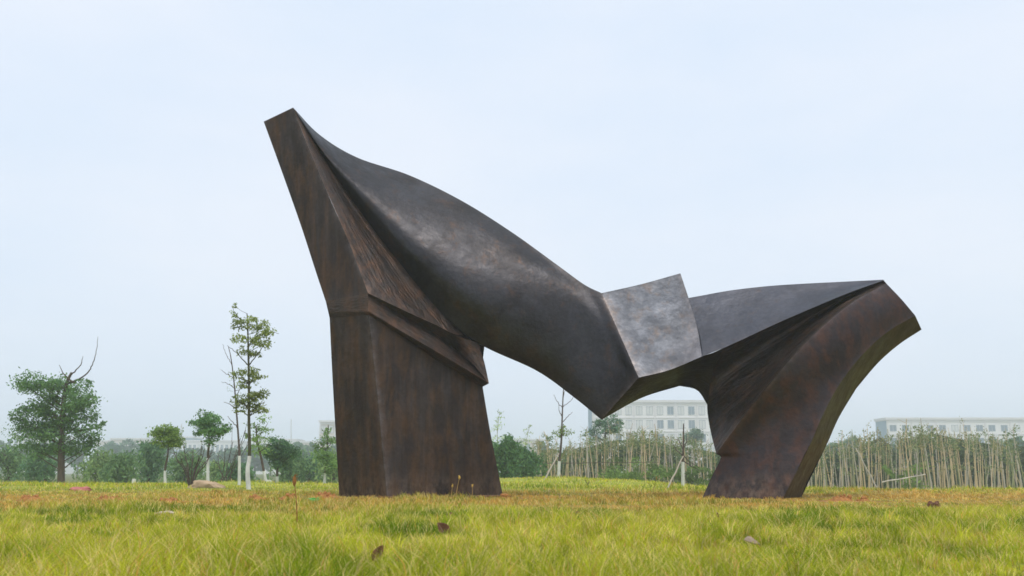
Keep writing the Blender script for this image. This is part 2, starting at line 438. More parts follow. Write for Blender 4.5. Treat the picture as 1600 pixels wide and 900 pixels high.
# ------------------------------------------------------------------ grass blades
def grass(name, label, d0, d1, dens0, dens1, h0, h1, w0, w1, half=0.60, dry_bias=0.0, seed=1):
    rng = np.random.default_rng(seed)
    area = half * (d1 ** 2 - d0 ** 2)
    n = int(area * max(dens0, dens1))
    y = np.sqrt(rng.random(n) * (d1 ** 2 - d0 ** 2) + d0 ** 2)
    x = (rng.random(n) * 2 - 1) * half * y
    t = (y - d0) / (d1 - d0)
    keep = rng.random(n) < (dens0 + (dens1 - dens0) * t) / max(dens0, dens1)
    # tufts: gather blades round a jittered lattice
    cell = 0.055 + 0.05 * t
    hx, hy = np.floor(x / cell), np.floor(y / cell)
    jx = np.abs(np.sin(hx * 12.9898 + hy * 78.233) * 43758.5453) % 1
    jy = np.abs(np.sin(hx * 39.346 + hy * 11.135) * 24634.6345) % 1
    tx, ty = (hx + jx) * cell, (hy + jy) * cell
    pull = 0.55 * rng.random(n)
    x, y = x + (tx - x) * pull, y + (ty - y) * pull
    cl = clay_mask(x, y)
    dr = np.clip(dry_mask(x, y) + dry_bias, 0, 1)
    keep &= rng.random(n) > cl * 0.8
    # keep clear of the sculpture's feet
    for qx0, qx1, qy0, qy1 in FEET:
        keep &= ~((x > qx0) & (x < qx1) & (y > qy0) & (y < qy1))
    x, y, t, dr, jx, jy = x[keep], y[keep], t[keep], dr[keep], jx[keep], jy[keep]
    n = len(x)
    z = height(x, y)
    big = fbm(x * 0.9 + 5, y * 0.7 + 60, 3)
    tall = np.clip(0.6 + 2.4 * (big - 0.42), 0.35, 1.6)
    hgt = (h0 + (h1 - h0) * t) * (0.35 + 0.85 * rng.random(n)) * tall * (1 - 0.45 * dr) * (0.55 + 0.9 * jx)
    stalk = rng.random(n) < 0.004
    hgt = np.where(stalk, hgt * 1.35, hgt)
    for lx_, ly_, lr_ in LEAF_SPOTS:          # flattened grass where a leaf lies
        hgt = hgt * (1 - 0.72 * np.exp(-((x - lx_) / lr_) ** 2 - ((y - ly_ + lr_ * 1.2) / (lr_ * 2.2)) ** 2))
    for fx, fy, fr in FRINGE: hgt = hgt * (1 + 0.9 * np.exp(-((x - fx) / fr) ** 2 - ((y - fy) / 0.35) ** 2))
    wid = (w0 + (w1 - w0) * t) * (0.55 + 0.9 * rng.random(n))
    ang = rng.random(n) * 2 * np.pi
    la = jy * 2 * np.pi + rng.normal(0, 0.9, n) * 1.2
    lean = hgt * (0.25 + 0.75 * rng.random(n) ** 1.2)
    lx, ly = np.cos(la) * lean, np.sin(la) * lean
    cx, cy = np.cos(ang) * wid / 2, np.sin(ang) * wid / 2
    v = np.zeros((n, 5, 3))
    v[:, 0] = np.stack([x - cx, y - cy, z - 0.01], -1)
    v[:, 1] = np.stack([x + cx, y + cy, z - 0.01], -1)
    v[:, 2] = np.stack([x + cx * .85 + lx * .33, y + cy * .85 + ly * .33, z + hgt * .58], -1)
    v[:, 3] = np.stack([x - cx * .85 + lx * .33, y - cy * .85 + ly * .33, z + hgt * .58], -1)
    v[:, 4] = np.stack([x + lx, y + ly, z + hgt * .95], -1)
    # colours
    g1, g2, st, og = np.array((0.105, 0.205, 0.008)), np.array((0.56, 0.555, 0.045)), np.array((0.76, 0.63, 0.27)), np.array((0.60, 0.35, 0.095))
    patch = np.clip((fbm(x * 1.5 + 3, y * 1.2 + 8, 3) - 0.34) * 3.6, 0, 1)
    k = np.clip(0.75 * patch + 0.45 * rng.random(n) - 0.12 + 0.25 * smooth(18, 30, y), 0, 1)[:, None]
    c = g1 * (1 - k) + g2 * k
    s = (rng.random(n) < (0.18 + 0.14 * patch + 0.58 * dr))[:, None]
    so = (rng.random(n) < 0.22 + 0.55 * dr)[:, None]
    c = np.where(s, np.where(so, og, st), c * (1 - 0.6 * dr[:, None]) + np.array((0.42, 0.29, 0.05)) * 0.6 * dr[:, None])
    c = np.where(stalk[:, None], st, c) * ((0.75 + 0.5 * rng.random(n)) * (0.72 + 0.56 * jy))[:, None]
    c = np.repeat(c[:, None, :], 5, 1)
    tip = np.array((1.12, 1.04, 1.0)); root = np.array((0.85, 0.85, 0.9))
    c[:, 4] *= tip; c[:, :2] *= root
    b = np.arange(n) * 5
    f = np.concatenate([np.stack([b, b + 1, b + 2], -1), np.stack([b, b + 2, b + 3], -1), np.stack([b + 3, b + 2, b + 4], -1)])
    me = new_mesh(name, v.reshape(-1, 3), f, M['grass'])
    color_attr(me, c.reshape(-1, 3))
    o = kind(link(name, me), 'stuff')
    o['label'] = label; o['category'] = 'grass'
    return o

LEAF_SPOTS = [(at(px, 800, d)[0], d, r) for px, d, r in ((692, 6.3, .14), (594, 4.55, .13), (705, 8.4, .10), (1174, 5.2, .15), (788, 4.25, .11), (1120, 8.4, .08), (903, 8.7, .09), (255, 9.6, .16), (745, 8.9, .10), (937, 9.2, .10))]
FRINGE = [(gx(1165, 14.45), 14.45, .75), (gx(560, 15.2), 15.2, .22), (gx(640, 15.0), 15.0, .3), (gx(720, 15.2), 15.2, .25), (gx(770, 15.4), 15.4, .2), (gx(1110, 14.9), 14.9, .25), (gx(1235, 14.3), 14.3, .3)]
FEET = [(gx(655, 15.3), gx(803, 15.3), 15.2, 16.0), (at(535, 776, 15.4)[0], at(780, 776, 15.4)[0], 15.5, 17.0), (at(1110, 778, 15.3)[0], at(1245, 780, 15.0)[0], 14.9, 16.4)]
grass('foreground_grass', 'long yellow green grass blades in the foreground', 2.9, 9.5, 6000, 2500, 0.098, 0.08, 0.0034, 0.0048, 0.63, 0.0, 1)
grass('dry_grass', 'short straw coloured grass around the sculpture feet', 9.5, 20.0, 1250, 500, 0.085, 0.07, 0.005, 0.009, 0.62, 0.0, 2)
grass('lawn_grass', 'distant mown green lawn behind the sculpture', 20.0, 46.0, 150, 55, 0.075, 0.08, 0.012, 0.022, 0.66, 0.0, 3)

# ------------------------------------------------------------------ the sculpture
D0 = 15.2
def catmull(P, u):
    """P (k,3) control points, u in 0..1 -> points, passes through all of them"""
    k = len(P)
    if k == 2: return P[0] + (P[1] - P[0]) * u[:, None]
    Q = np.vstack([2 * P[0] - P[1], P, 2 * P[-1] - P[-2]])
    s = np.clip(u * (k - 1), 0, k - 1 - 1e-9); i = s.astype(int); t = (s - i)[:, None]
    a, b, c, d = Q[i], Q[i + 1], Q[i + 2], Q[i + 3]
    return 0.5 * (2 * b + (c - a) * t + (2 * a - 5 * b + 4 * c - d) * t ** 2 + (3 * b - a - 3 * c + d) * t ** 3)

def linear(P, u):
    k = len(P); s = np.clip(u * (k - 1), 0, k - 1 - 1e-9); i = s.astype(int); t = (s - i)[:, None]
    return P[i] * (1 - t) + P[i + 1] * t

class Shell:
    """surface patches lofted between rails; a rail is a list of (photo x, photo y, metres behind D0)"""
    def __init__(s): s.v, s.f, s.uv, s.w, s.n = [], [], [], [], 0
    def loft(s, rails, nu=24, nv=12, lin_u=False, lin_v=False, blend=None, wear=(0, 0, 0, 0), uvs=(1, 1)):
        u, v = np.linspace(0, 1, nu), np.linspace(0, 1, nv)
        rows = []
        for r in rails:
            P = np.array([at(p[0], p[1], D0 + p[2]) for p in r])
            rows.append(linear(P, u) if lin_u else catmull(P, u))
        rows = np.array(rows)                                   # (rails, nu, 3)
        g = np.zeros((nu, nv, 3))
        for i in range(nu):
            a = linear(rows[:, i], v)
            if lin_v: g[i] = a
            else:
                c = catmull(rows[:, i], v)
                w = blend(u[i]) if blend else 0.0
                g[i] = c * (1 - w) + a * w
        # wear: how strongly each border (u=0, u=1, v=0, v=1) is rubbed, fading over about 6 cm
        W = np.zeros((nu, nv))
        if any(wear):
            for k, (edge, amt) in enumerate(zip((g[:1], g[-1:], g[:, :1], g[:, -1:]), wear)):
                if amt:
                    dist = np.linalg.norm(g - edge, axis=-1)
                    W = np.maximum(W, amt * np.exp(-dist / 0.055))
        k = s.n
        s.v.append(g.reshape(-1, 3)); s.w.append(W.ravel())
        U, V = np.meshgrid(u * uvs[0], v * uvs[1], indexing='ij')
        s.uv.append(np.stack([U, V], -1).reshape(-1, 2))
        q = np.arange(nu * nv).reshape(nu, nv) + k
        s.f.append(np.stack([q[:-1, :-1], q[1:, :-1], q[1:, 1:], q[:-1, 1:]], -1).reshape(-1, 4))
        s.n += nu * nv
    def build(s, name, mat, parent, label=None):
        import bmesh
        v = np.vstack(s.v) - np.array(parent.location)
        f = np.vstack(s.f)
        me = new_mesh(name, v, f, mat)
        uvl = me.uv_layers.new(name='uv')
        uvl.data.foreach_set('uv', np.vstack(s.uv)[f.ravel()].astype(np.float32).ravel())
        wa = me.attributes.new('wear', 'FLOAT', 'POINT')
        wa.data.foreach_set('value', np.concatenate(s.w).astype(np.float32))
        bm = bmesh.new(); bm.from_mesh(me)
        bmesh.ops.remove_doubles(bm, verts=bm.verts, dist=0.0008)
        bmesh.ops.dissolve_degenerate(bm, edges=bm.edges, dist=0.0004)
        bmesh.ops.recalc_face_normals(bm, faces=bm.faces)
        bm.to_mesh(me); bm.free()
        me.shade_smooth(); me.set_sharp_from_angle(angle=R(38))
        o = link(name, me, parent)
        if label: o['label'] = label
        return o

sculpt = thing('bronze_sculpture', 'huge dark bronze abstract sculpture bridging two legs on the lawn', 'sculpture', tuple(gpos(850, 15.8)))

# --- pillar: lower left leg
E_low = [(576, 492, .03), (590, 620, .02), (605, 778, 0), (606, 790, 0)]
L_low = [(515, 497, .52), (520, 600, .62), (530, 776, .72), (530.5, 788, .72)]
R_low = [(754, 604, .75), (767, 680, .78), (786, 776, .82), (787, 788, .82)]
B_low = [(640, 520, 1.9), (655, 640, 1.9), (665, 772, 1.9), (665, 784, 1.9)]
s = Shell()
s.loft([L_low, E_low], 30, 14, wear=(0, 0, 0, .55))
top = [(576, 492, .03), (612, 515, .17), (688, 566, .48), (754, 604, .75)]
bot = [(605, 778, 0), (660, 778, .25), (725, 777, .56), (786, 776, .82)]
sub = [(606, 790, 0), (661, 790, .25), (726, 789, .56), (787, 788, .82)]
mid = [(590, 620, .02), (640, 640, .22), (712, 662, .53), (767, 680, .78)]
s.loft([top, mid, bot, sub], 40, 40, wear=(1, .2, 0, 0))
s.loft([L_low, B_low], 16, 6); s.loft([B_low, R_low], 16, 6)
s.build('pillar_leg', M['bronze_pillar'], sculpt, 'upright pillar leg with brown streaked sides')

# --- collar round the pillar
s = Shell()
s.loft([[(509, 471, .47), (575, 458, -.03)], [(513, 488, .45), (575, 486.5, -.04)]], 20, 8, wear=(0, .5, .3, .5))
s.loft([[(513, 488, .45), (575, 486.5, -.04)], [(515, 497, .53), (576, 493, .04)]], 20, 4)
low = [(575, 486.5, -.04), (640, 525, .12), (690, 554, .26), (740, 584, .39), (764, 599, .45)]
rec = [(575, 462, 0.02), (640, 499, .36), (680, 521, .6), (712, 546, .8), (745, 560, 1.1)]
lip = [(575, 458, -.02), (640, 489, .2), (680, 507, .42), (716, 523, .62), (750, 515, 1.1)]
s.loft([rec, low], 40, 12, wear=(.6, 0, 0, .6), uvs=(1, .6))
s.loft([low, [(576, 492, .03), (640, 532, .28), (690, 567, .49), (735, 594, .68), (754, 604, .75)]], 40, 6)
s.loft([lip, rec], 40, 6)
s.loft([[(540, 430, 1.0), (640, 470, 1.1), (760, 515, 1.2)], [(545, 520, .95), (640, 570, 1.05), (750, 600, 1.0)]], 6, 4)
s.loft([[(712, 524, .5), (730, 530, .6), (748, 536, .72)], [(712, 546, .78), (738, 568, .62), (764, 599, .45)]], 16, 14, wear=(0, .2, 0, .6))
s.loft([[(748, 536, .72), (757, 567, .58), (764, 599, .45)], [(735, 540, 1.5), (740, 570, 1.6), (745, 596, 1.6)]], 14, 8)
s.loft([[(764, 599, .45), (745, 596, 1.6)], [(754, 604.5, .75), (735, 597, 1.7)]], 8, 5)
s.loft([[(509, 471, .47), (513, 488, .45), (515, 497, .53)], [(640, 480, 1.9), (640, 500, 1.9), (640, 520, 1.9)]], 8, 6)
s.build('collar', M['bronze_fold'], sculpt, 'overhanging collar ledge around the pillar')

# --- tapering upright horn above the collar: flat left face
Lh = [(412, 190, 1.0), (440, 267, .88), (470, 352, .74), (494, 426, .58), (509, 471, .47)]
Eh = [(458, 168, .62), (480, 226, .53), (512, 302, .38), (545, 378, .2), (575, 458, -.02)]
s = Shell()
s.loft([Lh, Eh], 40, 16, wear=(0, .2, .1, .7))
s.loft([Lh, [(450, 200, 1.5), (480, 270, 1.6), (520, 350, 1.75), (570, 420, 1.85), (620, 470, 1.9)]], 24, 8)
s.loft([[(412, 190, 1.0), (458, 168, .62)], [(450, 200, 1.5), (468, 182, 1.0)]], 8, 6)
s.build('horn', M['bronze_pillar'], sculpt, 'tapering horn leaning up to the left')

# --- creased fold between the horn's edge and the groove under the beam
Gm = [(460, 172, .62), (513, 258, .82), (568, 338, .86), (622, 408, .78), (680, 478, .68), (716, 523, .62)]
Em = [(458, 168, .62), (480, 226, .53), (506, 288, .42), (533, 350, .28), (558, 413, .12), (575, 458, -.02)]
m1 = [(459, 170, .6), (492, 240, .60), (528, 305, .58), (566, 372, .46), (606, 440, .33), (640, 489, .2)]
m2 = [(459.5, 171, .61), (503, 249, .74), (548, 322, .76), (594, 390, .66), (643, 459, .54), (680, 507, .42)]
Gx = [(462, 172, .9), (530, 250, 1.2), (590, 325, 1.3), (650, 395, 1.3), (715, 462, 1.2), (750, 515, 1.1)]
s = Shell()
s.loft([Em, m1, m2, Gm, Gx], 60, 40, wear=(0, .3, 1, 0), uvs=(1.4, 1))
s.build('fold', M['bronze_fold'], sculpt, 'creased fold sweeping from the horn into the beam')

# --- big swelling beam
cols = [
    [(458, 168, .64), (458.5, 169, .63), (459, 170, .62), (459.5, 171, .62), (460, 172, .63)],
    [(500, 211, 1.05), (504, 223, .88), (508, 236, .76), (511, 247, .74), (512, 256, .84)],
    [(558, 246, 1.42), (566, 272, 1.05), (572, 297, .80), (573, 317, .74), (566, 337, .88)],
    [(640, 274, 1.75), (652, 318, 1.1), (650, 360, .66), (640, 390, .56), (620, 407, .80)],
    [(722, 314, 1.55), (744, 362, .98), (742, 415, .54), (722, 455, .42), (680, 480, .68)],
    [(800, 363, 1.3), (824, 412, .76), (826, 470, .50), (800, 520, .50), (747, 536, .68)],
    [(868, 412, .95), (893, 460, .62), (906, 528, .52), (878, 572, .56), (838, 579, .74)],
    [(912, 444, .74), (938, 498, .45), (958, 562, .24), (932, 603, .36), (897, 621, .58)],
    [(940, 458, .62), (969, 524, .21), (998, 590, -.2), (969, 623, .08), (940, 656, .35)]]
rails = [[c[k] for c in cols] for k in range(5)]
under = [(462, 175, .9), (508, 262, 1.2), (560, 345, 1.3), (610, 415, 1.3), (668, 486, 1.2), (728, 528, 1.15), (838, 573, 1.3), (897, 612, 1.35), (940, 640, 1.35)]
s = Shell()
s.loft(rails, 90, 48, blend=lambda u: float(smooth(0.86, 1.0, u)), wear=(0, 1, .25, 0))
T, Bt = rails[0], rails[4]
back = [(t[0] * .5 + b[0] * .5, t[1] * .5 + b[1] * .5, max(t[2], b[2]) + (.35 if i in (0, 8) else .8)) for i, (t, b) in enumerate(zip(T, Bt))]
s.loft([T, back, Bt], 90, 16)
s.loft([Bt, under], 60, 5)
s.build('beam', M['bronze_beam'], sculpt, 'swelling smooth beam running down from the horn to the plate')

# --- bright square plate
s = Shell()
pl = [[(940, 458, .62), (1002, 444, .68), (1063, 427, .75)],
      [(959.3, 502, .347), (1020, 488, .42), (1076, 466, .54)],
      [(978.7, 546, .073), (1040, 532, .14), (1089, 508, .28)],
      [(998, 590, -.2), (1046, 578, -.19), (1097, 557, -.14)]]
s.loft(pl, 36, 36, wear=(.9, .5, .1, .6))
s.loft([[(940, 458, .62), (1002, 444, .68), (1063, 427, .75)], [(965, 500, 1.6), (1010, 490, 1.6), (1055, 480, 1.6)]], 20, 6)
s.loft([[(1063, 427, .75), (1076, 466, .54), (1089, 508, .28), (1097, 557, -.14)], [(1058, 440, 1.4), (1072, 475, 1.05), (1090, 512, .48), (1100, 557, -.11)]], 20, 6)
s.build('plate', M['bronze_plate'], sculpt, 'square upturned plate rubbed to pale grey')

# --- cantilever arm: hollow top
s = Shell()
a_top = [(1050, 470, 1.15), (1090, 463, 1.1), (1140, 454, 1.0), (1200, 447, .9), (1260, 443, .75), (1320, 440, .56), (1380, 437, .3)]
a_mid = [(1068, 505, .66), (1105, 500, .6), (1150, 490, .55), (1204, 476, .5), (1262, 464, .46), (1322, 451, .4), (1380.5, 437.5, .28)]
a_low = [(1097, 557, -.14), (1130, 544, -.07), (1165, 528, -.01), (1210, 507, .05), (1265, 483, .11), (1325, 458, .18), (1381, 438, .27)]
s.loft([a_top, a_mid, a_low], 50, 24, wear=(0, .4, .1, .35))
a_bk = [(1060, 540, 2.0), (1095, 540, 2.0), (1140, 530, 1.9), (1200, 520, 1.8), (1260, 500, 1.6), (1320, 470, 1.3), (1400, 470, .9)]
s.loft([a_top, a_bk], 40, 8)
s.loft([[(965, 500, 1.6), (1010, 490, 1.6), (1060, 480, 1.6)], [(960, 560, 1.7), (1010, 560, 1.8), (1060, 540, 2.0)], [(940, 656, .35), (1002, 622, .62), (1062, 603, .8)]], 24, 12)
s.build('arm', M['bronze_arm'], sculpt, 'hollowed grey top of the right arm')

# --- underside of arm and beam tip
s = Shell()
s.loft([[(998, 590, -.2), (1046, 578, -.19), (1097, 557, -.14), (1114, 551, -.1), (1130, 544, -.07)],
        [(969, 623, .08), (1022, 602, .26), (1072, 583, .40), (1096, 581, .46), (1113, 585, .46)],
        [(940, 656, .35), (1002, 622, .62), (1062, 603, .8), (1089, 609.5, .76), (1105, 632, .62)]], 48, 20, wear=(.2, 0, .5, 0), uvs=(.4, 1.6))
s.build('underside', M['bronze_shaded'], sculpt, 'underside between beam tip and right arm, shade painted nearly black')
s = Shell()
# fan of creases from the throat up to the arm's end
r0 = [(1130, 544, -.07), (1165, 528, -.01), (1210, 507, .05), (1265, 483, .11), (1325, 458, .18), (1381, 438, .27)]
g1 = [(1113, 585, .46), (1148, 566, .46), (1200, 534, .44), (1258, 500, .41), (1320, 466, .36), (1382, 440, .32)]
g2 = [(1105, 632, .62), (1138, 606, .40), (1188, 572, .27), (1250, 522, .20), (1318, 474, .2), (1383, 441, .29)]
g3 = [(1110, 672, .36), (1143, 641, .14), (1191, 597, -.04), (1253, 532, -.10), (1322, 476.5, .08), (1384, 442, .28)]
K  = [(1119, 709, .05), (1148, 670, -.2), (1196, 609, -.46), (1258, 537, -.46), (1325, 478, -.16), (1385, 443, .25)]
s.loft([r0, g1, g2, g3, K], 50, 44, wear=(0, 0, .3, .8), uvs=(1, 1.1))
s.build('throat', M['bronze_fold'], sculpt, 'creased dark throat under the right arm')

# --- sweeping right leg
s = Shell()
Kf = [(1385, 443, .25), (1325, 478, -.16), (1258, 537, -.46), (1196, 609, -.46), (1148, 670, -.2), (1119, 709, .05)]
Rf = [(1430, 493, .25), (1386, 519, .03), (1345, 557, -.2), (1310, 603, -.37), (1284, 652, -.45), (1266, 694, -.5)]
mf = [(1408, 467, .16), (1355, 497, -.14), (1302, 547, -.40), (1254, 606, -.43), (1216, 661, -.375), (1192, 702, -.34)]
s.loft([Kf, mf, Rf], 60, 28, wear=(.2, 0, 1, .4))
lo = [[(1119, 709, .05), (1192, 702, -.34), (1266, 694, -.5)], [(1126, 716, .06), (1188, 721, -.37), (1255, 714, -.53)],
      [(1112, 745, .02), (1178, 745, -.40), (1243, 740, -.58)], [(1097, 779, .0), (1160, 781, -.46), (1222, 781, -.62)], [(1094, 790, .0), (1158, 792, -.46), (1217, 792, -.62)]]
s.loft(lo, 28, 32)
Qs = [(1440, 515, .62), (1405, 538, .55), (1372, 567, .5), (1338, 607, .45), (1311, 652, .42), (1292, 694, .4), (1262, 752, .36), (1250, 781, .34), (1245, 792, .34)]
Rs = Rf[:5] + [(1266, 694, -.5), (1237, 752, -.59), (1222, 781, -.62), (1217, 792, -.62)]
s2 = Shell()
s2.loft([Rs, Qs], 60, 12, wear=(0, 0, .3, 0), uvs=(1, 1))
s.loft([[(1119, 709, .05), (1127, 717, .06), (1112, 745, .02), (1097, 779, .0), (1094, 790, .0)],
        [(1170, 700, 1.4), (1175, 715, 1.4), (1170, 745, 1.4), (1165, 772, 1.4), (1165, 784, 1.4)]], 16, 8)
s.loft([[(1105, 632, .62), (1110, 672, .36), (1119, 709, .05)], [(1170, 620, 1.5), (1170, 660, 1.5), (1170, 700, 1.4)]], 12, 8)
s.loft([[(1170, 620, 1.5), (1170, 660, 1.5), (1170, 700, 1.4), (1165, 772, 1.4), (1165, 784, 1.4)], [(1338, 607, .45), (1311, 652, .42), (1292, 694, .4), (1250, 781, .34), (1245, 792, .34)]], 20, 8)
s.loft([[(1440, 515, .62), (1405, 538, .55), (1372, 567, .5), (1338, 607, .45)], [(1400, 470, .9), (1320, 480, 1.3), (1240, 540, 1.5), (1170, 620, 1.5)]], 20, 8)
s.loft([[(1062, 603, .8), (1089, 609.5, .76), (1105, 632, .62)], [(1060, 540, 2.0), (1110, 575, 1.8), (1170, 620, 1.5)]], 8, 6)
s.loft([[(1381, 438, .28), (1385, 443, .25), (1430, 493, .25), (1440, 515, .62)], [(1385, 445, .8), (1390, 450, .85), (1400, 470, .9), (1410, 490, .9)]], 16, 6, lin_u=True)
s.build('sweeping_leg', M['bronze_leg'], sculpt, 'reddish brown curved right leg')
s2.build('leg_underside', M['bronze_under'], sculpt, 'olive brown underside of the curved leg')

# thin footing plate under the pillar
mb = MB()
p0, p1, p2, p3 = gpos(536, 15.9), gpos(608, 15.02), gpos(800, 15.55), gpos(690, 17.2)
mb.add([p + np.array((0, 0, z)) for z in (-.05, .026) for p in (p0, p1, p2, p3)], [(0, 3, 2, 1), (4, 5, 6, 7), (0, 1, 5, 4), (1, 2, 6, 5), (2, 3, 7, 6), (3, 0, 4, 7)])
mb.build('footing_plate', M['clay_dark'], sculpt)
#@@REST
# ------------------------------------------------------------------ foliage helpers
def leaf_quads(c, size, rng, aspect=0.5, up=0.3, droop=0.0):
    """diamond leaves at centres c (n,3); returns verts, faces"""
    n = len(c)
    d = rng.normal(size=(n, 3)); d[:, 2] = d[:, 2] * (1 - droop) - droop * 1.6
    d /= np.linalg.norm(d, axis=1)[:, None]
    nn = rng.normal(size=(n, 3)); nn[:, 2] += up * 2
    w = np.cross(d, nn); w /= np.linalg.norm(w, axis=1)[:, None] + 1e-9
    L = (size * (0.6 + 0.8 * rng.random(n)))[:, None]
    v = np.zeros((n, 4, 3))
    v[:, 0] = c - d * L * .5; v[:, 2] = c + d * L * .5
    v[:, 1] = c + w * L * .5 * aspect; v[:, 3] = c - w * L * .5 * aspect
    b = np.arange(n)[:, None] * 4 + np.array([[0, 1, 2, 3]])
    return v.reshape(-1, 3), b

def leaf_object(name, parts, parent, base):
    """parts: list of (centres, size, aspect, up, droop, colour a, colour b)"""
    V, F, C, k = [], [], [], 0
    for c, size, aspect, up, droop, ca, cb in parts:
        v, f = leaf_quads(c, size, RNG, aspect, up, droop)
        t = RNG.random(len(c))[:, None]
        col = (np.array(ca) * (1 - t) + np.array(cb) * t) * (0.7 + 0.6 * RNG.random(len(c)))[:, None]
        V.append(v); F.append(f + k); C.append(np.repeat(col, 4, 0)); k += len(v)
    me = new_mesh(name, np.vstack(V) - np.array(base), np.vstack(F), M['leaf'])
    color_attr(me, np.vstack(C))
    return link(name, me, parent)

def clump(center, rx, ry, rz, n, sub=9):
    """leaves gathered in small sprays inside an ellipsoid, so that gaps stay between them"""
    k = max(3, sub)
    q = RNG.normal(size=(k, 3)); q /= np.linalg.norm(q, axis=1)[:, None]
    q *= (0.35 + 0.62 * RNG.random(k) ** 0.6)[:, None]
    i = RNG.integers(0, k, n)
    p = q[i] + RNG.normal(size=(n, 3)) * np.array((.27, .27, .22))
    return center + p * np.array((rx, ry, rz))

PX = lambda d: d / FPX * 1.0                      # metres per photo pixel at distance d

def tree(name, label, d, trunk, r0, r1, white=None, limbs=(), clumps=(), leaf=0.14, ca=(.05, .10, .025), cb=(.12, .19, .05),
         group=None, bark='bark', foliage_d=0.0, aspect=0.5, cat='tree', droop=0.0):
    """trunk, limbs and clumps are given in photo pixels at distance d"""
    base = gpos(trunk[0][0], d)
    o = thing(name, label, cat, tuple(base), group)
    pts = [base + np.array((0, 0, -.06))] + [at(x, y, d + RNG.normal(0, .03)) for x, y in trunk[1:]]
    m = len(pts)
    mb = MB()
    rr = [r0 + (r1 - r0) * (i / (m - 1)) ** 0.9 for i in range(m)]
    P = catmull(np.array(pts), np.linspace(0, 1, 4 * m)); rad = np.interp(np.linspace(0, 1, 4 * m), np.linspace(0, 1, m), rr)
    mb.tube(P, list(rad), 8)
    for lb in limbs:
        dz = RNG.normal(0, 6) * PX(d)
        q = np.array([at(x, y, d + dz * j / max(1, len(lb) - 1)) for j, (x, y) in enumerate(lb)])
        Q = catmull(q, np.linspace(0, 1, 5 * len(q)))
        Q[1:] += RNG.normal(0, 0.5, (len(Q) - 1, 3)) * PX(d) * 0.8
        i0 = np.argmin(np.linalg.norm(P - Q[0], axis=1)); ra = rad[i0] * 0.62
        mb.tube(Q, list(np.linspace(ra, max(0.004, PX(d) * 0.28), len(Q))), 5)
    for cx, cy, rx, ry, n in clumps:
        e = at(cx, cy, d + RNG.normal(0, max(rx, 3) * .4) * PX(d))
        ok = [i for i in range(len(P)) if P[i][2] < e[2] - .3 * ry * PX(d)] or [0]
        i0 = ok[-1] if len(ok) < 2 else min(ok[len(ok) // 3:], key=lambda i: np.linalg.norm(P[i] - e) + .8 * abs((e[2] - P[i][2]) - .7 * abs(e[0] - P[i][0])))
        md_ = (P[i0] + e) / 2 + RNG.normal(0, .06, 3) * PX(d) * 20
        rt = min(rad[i0] * .45, PX(d) * 1.0)
        mb.tube(catmull(np.array([P[i0], md_, e]), np.linspace(0, 1, 6)), list(np.linspace(rt, rt * .35, 6)), 4)
    tb = mb.build('trunk', M[bark], o, sm=50)
    if white:
        j = [i for i, p in enumerate(P) if p[2] <= at(trunk[0][0], white, d)[2]]
        e = max(j[-1], 2) + 1
        wb = MB(); wp = list(P[:e]) + [P[e - 1] + (P[e] - P[e - 1]) * 0.5]
        wb.tube(wp, [max(r * 1.05, r + .004) for r in list(rad[:e]) + [rad[e - 1]]], 9)
        wb.build('painted_band', M['whitewash'], o, sm=50)
    if clumps:
        parts = []
        for cx, cy, rx, ry, n in clumps:
            r = PX(d) * 1.12
            c = at(cx, cy, d + RNG.normal(0, max(rx, 3) * .45) * r + foliage_d)
            k = 0.75 + 0.5 * RNG.random()
            parts.append((clump(c, rx * r, rx * r, ry * r, int(n * 1.25), max(6, int(n / 11))), leaf * .56, aspect, .35, droop, np.array(ca) * k, np.array(cb) * k))
        leaf_object('crown', parts, o, base)
    return o

def scatter(cx, cy, w, h, k, r, n):
    """k clumps of radius about r pixels spread in an ellipse"""
    out = []
    for _ in range(k):
        a, q = random.random() * 2 * math.pi, random.random() ** 0.5
        rr = r * random.uniform(.7, 1.3)
        out.append((cx + math.cos(a) * q * w, cy + math.sin(a) * q * h, rr * 1.15, rr * .75, n))
    return out

# ------------------------------------------------------------------ trees on the left lawn
tree('young_tree', 'tallest slender young tree with white painted trunk beside the boulder', 21.5,
     [(389, 763), (387, 735), (390, 710), (389, 660), (389, 600), (388, 550), (387, 510), (386, 490)], .050, .011, 710,
     limbs=[[(389, 573), (378, 560), (366, 548), (355, 540)], [(389, 571), (400, 556), (412, 540), (424, 522)], [(388, 520), (380, 505), (368, 490), (362, 478)],
            [(388, 540), (402, 525), (418, 518), (436, 521)], [(389, 640), (378, 630), (368, 628)], [(389, 645), (402, 635), (414, 628)], [(389, 600), (378, 592), (368, 588)], [(389, 600), (400, 592), (410, 588)], [(386, 500), (395, 512), (408, 510)]],
     clumps=[(372, 505, 11, 9, 190), (392, 505, 12, 9, 200), (408, 512, 13, 11, 230), (420, 520, 9, 8, 130), (376, 528, 12, 8, 170), (395, 532, 12, 9, 190), (413, 537, 11, 8, 160), (365, 490, 6, 6, 60), (368, 478, 5, 4, 30),
             (382, 548, 11, 7, 120), (400, 553, 10, 6, 100), (375, 585, 13, 7, 150), (393, 582, 12, 8, 150), (404, 592, 10, 7, 120), (385, 600, 12, 6, 110),
             (372, 627, 12, 9, 190), (388, 622, 12, 8, 170), (402, 620, 12, 8, 190), (411, 614, 9, 7, 120), (398, 637, 14, 7, 200), (408, 640, 9, 6, 110), (376, 640, 9, 6, 90)],
     leaf=.105, ca=(.075, .10, .03), cb=(.20, .23, .08), bark='bark_green')
